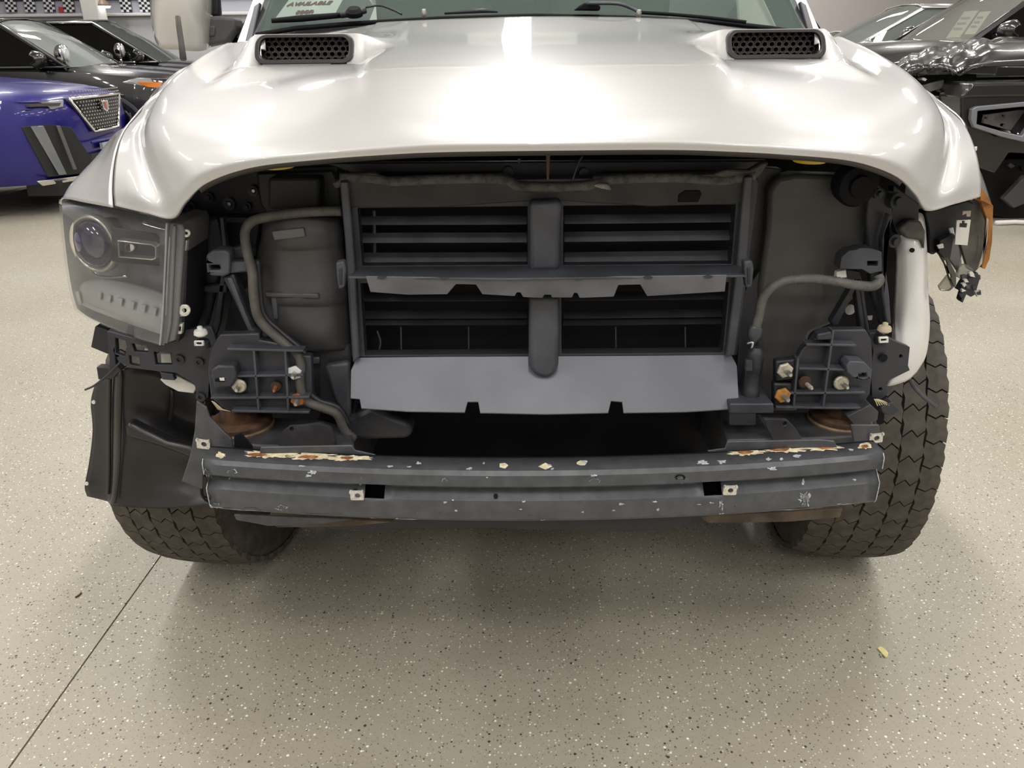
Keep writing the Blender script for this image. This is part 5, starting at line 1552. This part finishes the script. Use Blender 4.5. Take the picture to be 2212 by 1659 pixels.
EM = front_strip(BLUE, 'emblem', M_CHROME, [(-.065, .95, .075), (.065, .95, .075), (.05, .87, .075), (0, .845, .08), (-.05, .87, .075)], .03, GR)
front_strip(BLUE, 'emblem_field', mat('emblem_red', (0.35, 0.12, 0.10), 0.3), [(-.045, .938, .079), (-.004, .938, .08), (-.004, .862, .08), (-.035, .88, .079)], .005, GR, 0)
front_strip(BLUE, 'emblem_field', mat('emblem_silver', (0.5, 0.45, 0.4), 0.3, 0.5), [(.045, .938, .079), (.004, .938, .08), (.004, .862, .08), (.035, .88, .079)], .005, GR, 0)
for s in (-1, 1):
    off = 0.0

    def fp(y, z, d=0.0):
        return Vector((surf(y * 1.02) + .012 + off, s * y, z))
    front = MB().prism([fp(.56, .985, -.03), fp(.70, .98, -.06), fp(.86, .985, -.16), fp(.955, .99, -.36), fp(.95, .945, -.36), fp(.84, .925, -.15), fp(.68, .915, -.05), fp(.58, .93, -.02)], (-.05, 0, 0))
    hl_ = front.build('headlamp', M_LAMPC, BLUE, bevel=.006)
    MB().prism([fp(.64, .965, -.03), fp(.84, .97, -.13), fp(.84, .945, -.13), fp(.66, .94, -.03)], (.03, 0, 0)).build('headlamp_lens', mat('lamp_dark', (0.08, 0.07, 0.065), 0.1, 0.2, coat=1.0), hl_)
    off = .035
    vent = MB().prism([fp(.62, .76, -.05), fp(.80, .80, -.10), fp(.90, .79, -.16), fp(.84, .36, -.06), fp(.55, .35, .02), fp(.42, .42, .05)], (.02, 0, 0)).build('side_vent', mat('vent_matt', (0.012, 0.012, 0.012), 0.6), BLUE, bevel=.01)
    off = .055
    MB().prism([fp(.82, .79, -.085), fp(.87, .79, -.115), fp(.80, .37, -.02), fp(.755, .37, -.005)], (.012, 0, 0)).build('running_lamp', mat('running_grey', (0.20, 0.21, 0.22), 0.15, 0.3, coat=1.0), vent, bevel=.004)
    MB().prism([fp(.72, .78, -.04), fp(.745, .785, -.05), fp(.69, .40, .02), fp(.665, .40, .02)], (.012, 0, 0)).build('vent_fin', mat('vent_grey', (0.1, 0.1, 0.1), 0.4), vent, bevel=.003)
    MB().prism([fp(.90, .335, -.10), fp(.56, .335, .04), fp(.46, .42, .06), fp(.38, .42, .07), fp(.50, .30, .06), fp(.88, .29, -.06)], (.015, 0, 0)).build('lower_trim', mat('satin_trim', (0.62, 0.60, 0.58), 0.3, 0.8), BLUE, bevel=.004)
front_strip(BLUE, 'lower_valance', mat('vent_matt', (0.012, 0.012, 0.012)), [(-.80, .32, -.10), (-.45, .32, .02), (.45, .32, .02), (.80, .32, -.10), (.75, .18, -.14), (-.75, .18, -.14)], .3)
front_strip(BLUE, 'lower_intake', mat('vent_matt', (0.012, 0.012, 0.012)), [(-.40, .50, .045), (.40, .50, .045), (.50, .33, .03), (-.50, .33, .03)], .04)
front_strip(BLUE, 'plate_panel', mat('plate_pale', (0.42, 0.45, 0.52), 0.3, 0.2), [(-.20, .58, .062), (.20, .58, .062), (.20, .52, .06), (-.20, .52, .06)], .03)
MB().tube([(.06, y, .605) for y in (-.4, -.2, 0, .2, .4)], .010, 6).build('bumper_crease', M_CBLUE, BLUE, smooth=True)

# ---- two black SUVs with spot lamps on their windshield pillars
def spot(root, x, y, z, s=1.0, name='spot_lamp'):
    b = MB().lathe((x - .10 * s, y, z), (1, 0, 0), [(.012, -.02), (.06 * s, 0), (.085 * s, .04), (.09 * s, .09), (.088 * s, .10)], 20)
    o = b.build(name, M_CHROME, root, smooth=True)
    MB().lathe((x, y, z), (1, 0, 0), [(.084 * s, 0), (.05 * s, .018), (.01, .024)], 20).build('spot_lens', mat('spot_lens', (0.7, 0.72, 0.74), 0.1, 0.3, coat=1.0), o, smooth=True)
    MB().tube([(x - .05, y, z - .08 * s), (x - .05, y, z - .17), (x - .12, y + .05, z - .20)], .02, 8).build('spot_arm', M_CHROME, o, smooth=True)


def suv_face(root, hood, W=1.98, amber=True):
    for s in (-1, 1):
        def fp(y, z, d=0.0):
            return Vector((surf(y * .99) + .03, s * y, z))
        o = MB().prism([fp(.56, hood - .10, .0), fp(.76, hood - .08, -.02), fp(.945, hood - .055, -.28), fp(.975, hood - .10, -.36), fp(.90, hood - .20, -.10), fp(.58, hood - .20, .02)], (-.12, 0, 0)).build('headlamp', M_LAMPC, root, bevel=.006)
        if amber:
            MB().prism([fp(.90, hood - .11, -.16), fp(.965, hood - .10, -.29), fp(.945, hood - .165, -.22), fp(.905, hood - .175, -.13)], (.03, 0, 0)).build('amber_lamp', M_AMBER, o, bevel=.004)
    front_strip(root, 'grille', mat('vent_matt', (0.012, 0.012, 0.012)), [(-.54, hood - .12, .03), (.54, hood - .12, .03), (.5, hood - .38, .035), (-.5, hood - .38, .035)], .04)


W1 = P(144, 118, 10.4)      # spot lamp of the nearer one
SUV1 = make_car('black_suv', 'black SUV with a round spot lamp and grey-trimmed wheel arch behind the blue car', (0, 0, 0), 5, M_CBLACK, L=5.0, W=2.0, H=1.79, hood=1.13, cowl=1.20, nose=1.16, tint=(0.42, 0.46, 0.43), haze=0.45, wr=.39, trim=mat('grey_trim', (0.06, 0.058, 0.055), 0.45))
spot(SUV1, -1.30, -.86, 1.36, 1.2)
suv_face(SUV1, 1.13)
hd_ = math.radians(5)
lx, ly = -1.30, -.86
SUV1.location = (W1.x - (lx * math.cos(hd_) - ly * math.sin(hd_)), 10.4 - (lx * math.sin(hd_) + ly * math.cos(hd_)), 0)
W2 = P(266, 112, 13.0)
SUV2 = make_car('black_suv', 'second black SUV with bright window trim, farthest back at the left', (0, 0, 0), 11, M_CBLACK, L=5.1, W=2.0, H=1.86, hood=1.15, cowl=1.22, nose=1.25, wst=1.05, tint=(0.30, 0.34, 0.32), haze=0.22, trim=mat('bright_trim', (0.45, 0.44, 0.42), 0.25, 0.7))
spot(SUV2, -1.86, -1.02, 1.40, 1.2)
suv_face(SUV2, 1.15)
lx, ly = -1.86, -1.02
hd_ = math.radians(11)
SUV2.location = (W2.x - (lx * math.cos(hd_) - ly * math.sin(hd_)), 13.0 - (lx * math.sin(hd_) + ly * math.cos(hd_)), 0)

# ---- right-hand row
def place(root, lx, ly, px, py, Y, hdg):
    a = math.radians(hdg)
    t = P(px, py, Y)
    sc = root.scale[0]
    root.rotation_euler = (0, 0, a)
    root.location = (t.x - sc * (lx * math.cos(a) - ly * math.sin(a)), Y - sc * (lx * math.sin(a) + ly * math.cos(a)), 0)


SILV = make_car('silver_car', 'silver car with a pale windshield parked at the far right', (0, 0, 0), 188, M_CSILV, L=4.9, W=1.95, H=1.90, hood=1.14, cowl=1.24, nose=1.25, wst=1.25, tint=(0.40, 0.45, 0.42), haze=0.35, clear=True)
suv_face(SILV, 1.12, amber=False)
place(SILV, -1.45, .88, 1828, 96, 11.6, 177)
BLKP = make_car('black_car', 'black car with paper sheets behind its windshield at the far right', (0, 0, 0), 192, M_CBLACK, L=5.4, W=2.05, H=2.0, hood=1.30, cowl=1.38, nose=1.5, wst=.95, tint=(0.62, 0.64, 0.58), haze=0.22, wr=.40)
suv_face(BLKP, 1.28)
place(BLKP, -1.67, .92, 2105, 84, 8.7, 179)
for y0, y1, z0, z1 in ((-.05, .25, 0.03, .30), (.30, .52, .06, .28)):
    pts = [Vector((-1.62 - .55 * z, y, 1.40 + z)) for y, z in ((y0, z0), (y1, z0), (y1, z1), (y0, z1))]
    pp = MB().prism([p + Vector((-.22, 0, 0)) for p in pts], (-.004, 0, 0)).build('paper_sheet', mat('paper', (0.9, 0.9, 0.82), 0.8), BLKP)
    for i in range(3):
        zz = z0 + (z1 - z0) * (.3 + .2 * i)
        MB().prism([Vector((-1.836 - .55 * zz, y, 1.40 + zz + d)) for y, d in ((y0 + .05, 0), (y1 - .06, 0), (y1 - .06, .02), (y0 + .05, .02))], (.003, 0, 0)).build('print_line', mat('print_grey', (0.4, 0.4, 0.38), 0.8), pp)
WHT = make_car('white_car', 'white car mostly hidden behind the silver car', (0, 0, 0), 188, M_CWHITE, L=4.7, W=1.9, H=1.60)
place(WHT, -1.6, .9, 1775, 60, 14.2, 180)
RED = make_car('maroon_car', 'dark red car whose roof shows above the silver car', (0, 0, 0), 188, M_CRED, L=4.9, W=1.95, H=1.98, hood=1.2, cowl=1.3)
place(RED, -2.4, .7, 2030, 2, 17.2, 180)

# ================================================================ wrecked black pickup at the far right
WR = empty('wrecked_pickup', (P(2250, 420, 6.3).x, 6.6, 0), 'wrecked black pickup with a crumpled hood and empty bumper at the far right', 'truck')
rnd = random.Random(11)
cr_rows = [[(1990, 112, 7.7), (2030, 100, 7.7), (2075, 92, 7.6), (2120, 84, 7.5), (2170, 80, 7.4), (2230, 79, 7.2), (2300, 78, 7.0), (2420, 80, 6.9)],
           [(1955, 126, 7.2), (2005, 110, 7.1), (2055, 103, 7.1), (2110, 97, 7.0), (2165, 92, 6.9), (2230, 90, 6.8), (2310, 90, 6.6), (2430, 92, 6.5)],
           [(1932, 146, 6.9), (1985, 130, 6.75), (2045, 124, 6.7), (2095, 118, 6.65), (2160, 108, 6.6), (2230, 104, 6.5), (2320, 104, 6.3), (2440, 106, 6.2)],
           [(1930, 152, 6.75), (1982, 150, 6.62), (2030, 142, 6.55), (2072, 152, 6.5), (2140, 130, 6.45), (2230, 124, 6.35), (2330, 122, 6.2), (2450, 124, 6.1)],
           [(1940, 158, 6.75), (1985, 162, 6.62), (2030, 156, 6.55), (2068, 160, 6.5), (2120, 146, 6.45), (2230, 142, 6.33), (2330, 140, 6.2), (2450, 142, 6.1)]]
cg = dense([[P(*p) for p in r] for r in cr_rows], 6, 6)
for i, r in enumerate(cg):
    for j, p in enumerate(r):
        u = j / len(r)
        amp = .035 * (1 - sst(.45, .60, u))
        p.z += amp * (rnd.random() - .5) * .25 + amp * (abs(math.sin(i * .55 + j * .31)) + abs(math.sin(j * .47 - i * .25)) - 1.1) * .8
        p.y += amp * math.sin(i * .4 + j * .6) * .5
CH = MB().grid(cg).build('crumpled_hood', M_CBLACK, WR, smooth=True, solid=.01)


def wp_(name, m, pts, Y, th=.05, holes=(), parent=None, bevel=.006):
    b = MB()
    o = PL(pts, Y)
    if holes:
        b.holes(o, [PL(q, Y) for q in holes], (0, th, 0))
    else:
        b.prism(o, (0, th, 0))
    return b.build(name, m, parent or WR, bevel=bevel)


M_WDK = mat('wreck_black', (0.007, 0.007, 0.007), 0.6, noise=0.4, nscale=6, spec=0.25)
M_WGR = mat('wreck_grey', (0.10, 0.095, 0.092), 0.45, 0.2, noise=0.4, nscale=8)
wp_('radiator_support', M_WDK, [(1945, 165), (2110, 160), (2110, 205), (2075, 208), (2010, 206), (1990, 182), (1960, 176)], 6.7, .2)
wp_('support_bracket', M_WGR, [(1965, 172), (1985, 176), (1992, 186), (2010, 180), (2040, 172), (2040, 190), (2005, 200), (1975, 192)], 6.6, .04)
wp_('support_post', M_WDK, [(1990, 200), (2014, 205), (2012, 300), (2000, 330), (1985, 330)], 6.7, .15)
wp_('bent_tab', M_WGR, [(2054, 186), (2064, 178), (2072, 184), (2066, 196), (2058, 194)], 6.55, .03)
wp_('wall_gap_sheet', mat('beige_wall_tone', (0.42, 0.38, 0.31), 0.7), [(2012, 208), (2090, 212), (2090, 245), (2010, 238)], 7.3, .1)  # beige sheet added in place of the wall seen through the gap
wp_('cavity_dark_sheet', M_WDK, [(2075, 168), (2480, 160), (2480, 480), (2080, 470)], 6.9, .15)  # dark sheet standing in for the shade inside the grille cavity
bp_ = wp_('bumper_shell', mat('wreck_gloss', (0.006, 0.006, 0.007), 0.3, coat=0.7), [(2076, 214), (2088, 186), (2098, 178), (2480, 172), (2480, 345), (2180, 330), (2150, 375), (2085, 350), (2076, 300)], 6.25, .35,
          holes=[[(2114, 240), (2205, 230), (2260, 228), (2210, 296), (2150, 290), (2112, 268)]], bevel=.02)
wp_('bumper_top', mat('wreck_gloss', (0.015, 0.014, 0.016)), [(2074, 213), (2100, 180), (2480, 172), (2480, 206), (2110, 211)], 6.2, .3, parent=bp_, bevel=.02)
wp_('fog_lamp_frame', mat('frame_grey', (0.22, 0.225, 0.25), 0.35, 0.3), [(2098, 258), (2100, 236), (2112, 230), (2215, 220), (2270, 218), (2216, 308), (2165, 296), (2105, 276)], 6.2, .05, holes=[[(2112, 240), (2206, 231), (2254, 229), (2208, 294), (2165, 284), (2110, 268)]], parent=bp_)
wp_('mount_plate', mat('plate_grey', (0.34, 0.31, 0.31), 0.5, 0.2, noise=0.3, nscale=10), [(2128, 248), (2200, 238), (2240, 236), (2200, 285), (2160, 276), (2124, 266)], 6.45, .03, holes=[circ(2168, 250, 4, 3, 8), circ(2130, 255, 4, 3, 8), circ(2166, 270, 6, 4, 10)], parent=bp_)
wp_('lower_brackets', M_WGR, [(2110, 300), (2160, 312), (2166, 320), (2112, 312)], 6.3, .05)
wp_('lower_valance', M_WDK, [(2085, 345), (2480, 340), (2480, 470), (2230, 480), (2110, 462), (2095, 400)], 6.6, .2)
wp_('bent_metal', M_WGR, [(2115, 330), (2135, 325), (2160, 360), (2150, 368), (2120, 362)], 6.35, .03)
wp_('bent_metal', mat('wreck_slate', (0.055, 0.055, 0.058), 0.5), [(2168, 430), (2215, 380), (2240, 380), (2240, 430), (2190, 450)], 6.4, .06)
wp_('white_clip', M_WHITE, [(2098, 318), (2102, 318), (2102, 332), (2098, 330)], 6.22, .02)
wp_('white_clip', M_WHITE, [(2105, 318), (2112, 316), (2111, 326), (2106, 326)], 6.22, .02)
for i in range(14):
    x, y = (rnd.uniform(1965, 2070), rnd.uniform(170, 195)) if i % 2 else (rnd.uniform(2100, 2212), rnd.uniform(320, 420))
    pts = [(x + rnd.uniform(3, 9) * math.cos(a), y + rnd.uniform(3, 8) * math.sin(a)) for a in (0, 1.4, 3.0, 4.4)]
    wp_('debris_chip', (M_WGR, M_WDK, M_CLIP)[i % 3], pts, 6.62 if i % 2 else 6.57, .1, bevel=0)
# body and wheels that carry it, running out of the frame
c0 = P(2300, 420, 7.0)
MB().box((c0.x + 1.2, 7.2, .82), (3.2, 1.3, .85)).build('body_side', M_CBLACK, WR, bevel=.08)
for dx, dy in ((.1, 6.6), (.1, 7.7), (2.6, 6.6), (2.6, 7.7)):
    MB().lathe((c0.x + dx, dy, .40), (0, -1, 0), [(.2, .1), (.37, .12), (.40, .06), (.40, -.08), (.37, -.12), (.2, -.1)], 32).build('tyre', mat('car_tyre', (0.018, 0.017, 0.017)), WR, angle=40)
base()
# white cable on the floor beside it
q0, q1, q2 = floor_hit(2150, 487), floor_hit(2190, 485), floor_hit(2260, 488)
cb = MB().tube([q0 + Vector((0, 0, .02)), q1 + Vector((0, 0, .02)), q2 + Vector((0, 0, .02))], .02, 8).build('cable', M_WHITE, None, smooth=True)
tag(cb, 'white cable lying on the floor under the wrecked pickup', 'cable')

# ================================================================ hall details behind the cars
base()
YW = 16.0
pts = [P(-60, 26, YW), P(470, 31, YW), P(470, -60, YW), P(-60, -55, YW)]
BW = MB().prism([Vector((-12.9, YW, 2.02)), Vector((-4.6, YW, 2.02)), Vector((-4.6, YW, 4.9)), Vector((-12.9, YW, 4.9))], (0, .12, 0)).build('wall_panel', M_WALLB)
tag(BW, 'blue-grey partition above the parked cars', None, None, 'structure')
MB().box((-8.75, YW + .06, 1.0), (8.3, .12, 2.0)).build('lower_partition', mat('partition_pale', (0.62, 0.62, 0.64), 0.6), BW)
zl = P(200, 32, YW - .1).z
MB().box((-8.75, YW - .06, zl), (8.3, .12, .05)).build('ledge', mat('ledge_white', (0.85, 0.85, 0.85), 0.4), BW, bevel=.01)
zd = P(100, 2, YW).z
MB().box((-8.75, YW - .01, zd + .5), (8.3, .03, 1.0)).build('dark_band', mat('band_dark', (0.035, 0.022, 0.035), 0.6), BW)


def checker_mat():
    m = bpy.data.materials.new('checkered_cloth')
    m.use_nodes = True
    nt = m.node_tree
    tc = nt.nodes.new('ShaderNodeTexCoord')
    ck = nt.nodes.new('ShaderNodeTexChecker')
    ck.inputs['Scale'].default_value = 1.0
    ck.inputs['Color1'].default_value = (0.85, 0.85, 0.88, 1)
    ck.inputs['Color2'].default_value = (0.02, 0.02, 0.03, 1)
    nt.links.new(tc.outputs['UV'], ck.inputs['Vector'])
    nt.links.new(ck.outputs['Color'], nt.nodes['Principled BSDF'].inputs['Base Color'])
    return m


M_CHK = checker_mat()
FLB = ['checkered flag at the far left end of the wall', 'checkered flag second from the left on the wall', 'checkered flag half hidden by the white column', 'checkered flag with a red patch beside the column', 'checkered flag between the red patch and the hanging lamp', 'checkered flag just right of the hanging lamp', 'checkered flag nearest the white mirror on the wall']
for i, x in enumerate((17, 58, 100, 142, 182, 265, 306)):
    a = P(x - 11, -18, YW - .06)
    b_ = P(x + 13, -18, YW - .06)
    c = P(x + 20, 26, YW - .06)
    d = P(x - 3, 26, YW - .06)
    me = bpy.data.meshes.new('checkered_flag')
    th = Vector((0, .012, 0))
    me.from_pydata([tuple(q) for q in (a, b_, c, d, a + th, b_ + th, c + th, d + th)], [], [(0, 1, 2, 3), (7, 6, 5, 4), (0, 4, 5, 1), (1, 5, 6, 2), (2, 6, 7, 3), (3, 7, 4, 0)])
    uv = me.uv_layers.new(name='UVMap')
    quad = ((0.02, 0.02), (3.98, 0.02), (3.98, 7.98), (0.02, 7.98))
    for pi, poly in enumerate(me.polygons):
        for li, l in enumerate(poly.loop_indices):
            uv.data[l].uv = quad[li] if pi < 2 else (0.5, 0.5)
    me.materials.append(M_CHK)
    o = bpy.data.objects.new('checkered_flag', me)
    COL.objects.link(o)
    tag(o, FLB[i], 'flag', 'checkered flags on the partition')
rp_ = MB().prism(PL([(126, 14), (136, 16), (140, 26), (126, 26)], YW - .04), (0, .02, 0)).build('red_poster', mat('poster_red', (0.55, 0.05, 0.04), 0.6))
tag(rp_, 'small red poster beside the white column', 'poster')
pc_ = P(112, 30, 13.6)
cl = MB().box((pc_.x, 15.0, 2.5), (.30, .30, 5.0)).build('column', mat('column_white', (0.80, 0.79, 0.74), 0.5), None, bevel=.02)
cl.location = (0, 0, 0)
tag(cl, 'white square column behind the black SUVs', 'column')
# pendant lamp
lc = P(222, 13, 15.0)
PN = empty('pendant_lamp', (lc.x, lc.y, lc.z), 'small hanging lamp with a white glowing rim before the partition', 'lamp')
MB().lathe(lc, (0, 0, 1), [(.135, 0), (.12, .03), (.05, .10), (.03, .16)], 24).build('shade', mat('shade_brown', (0.25, 0.17, 0.13), 0.4), PN, smooth=True)
MB().lathe(lc, (0, 0, -1), [(.13, 0), (.11, .03), (.02, .035)], 24).build('bulb', emis('bulb_glow', (1, .96, .9), 3.0), PN, smooth=True)
MB().tube([lc + Vector((0, 0, .16)), Vector((lc.x, lc.y, CEIL))], .008, 6).build('cord', M_DARK, PN)
base()
# scraps on the floor
lf = [floor_hit(x, y) for x, y in ((1895, 1402), (1902, 1399), (1910, 1405), (1918, 1413), (1917, 1420), (1912, 1423), (1905, 1414))]
lo_ = MB().prism([p + Vector((0, 0, .004 + .001 * (i % 3))) for i, p in enumerate(lf)], (0, 0, -.0035)).build('yellow_scrap', mat('scrap_yellow', (0.78, 0.70, 0.30), 0.7))
tag(lo_, 'small pale yellow scrap lying on the floor at the right', 'scrap')
t0, t1 = floor_hit(163, 1292), floor_hit(176, 1282)
tw_ = MB().tube([t0 + Vector((0, 0, .0025)), (t0 + t1) / 2 + Vector((0.002, 0, .0025)), t1 + Vector((0, 0, .0025))], .0022, 6).build('brown_twig', mat('twig_brown', (0.12, 0.075, 0.05), 0.8))
tag(tw_, 'tiny brown stick on the floor left of the joint', 'stick')
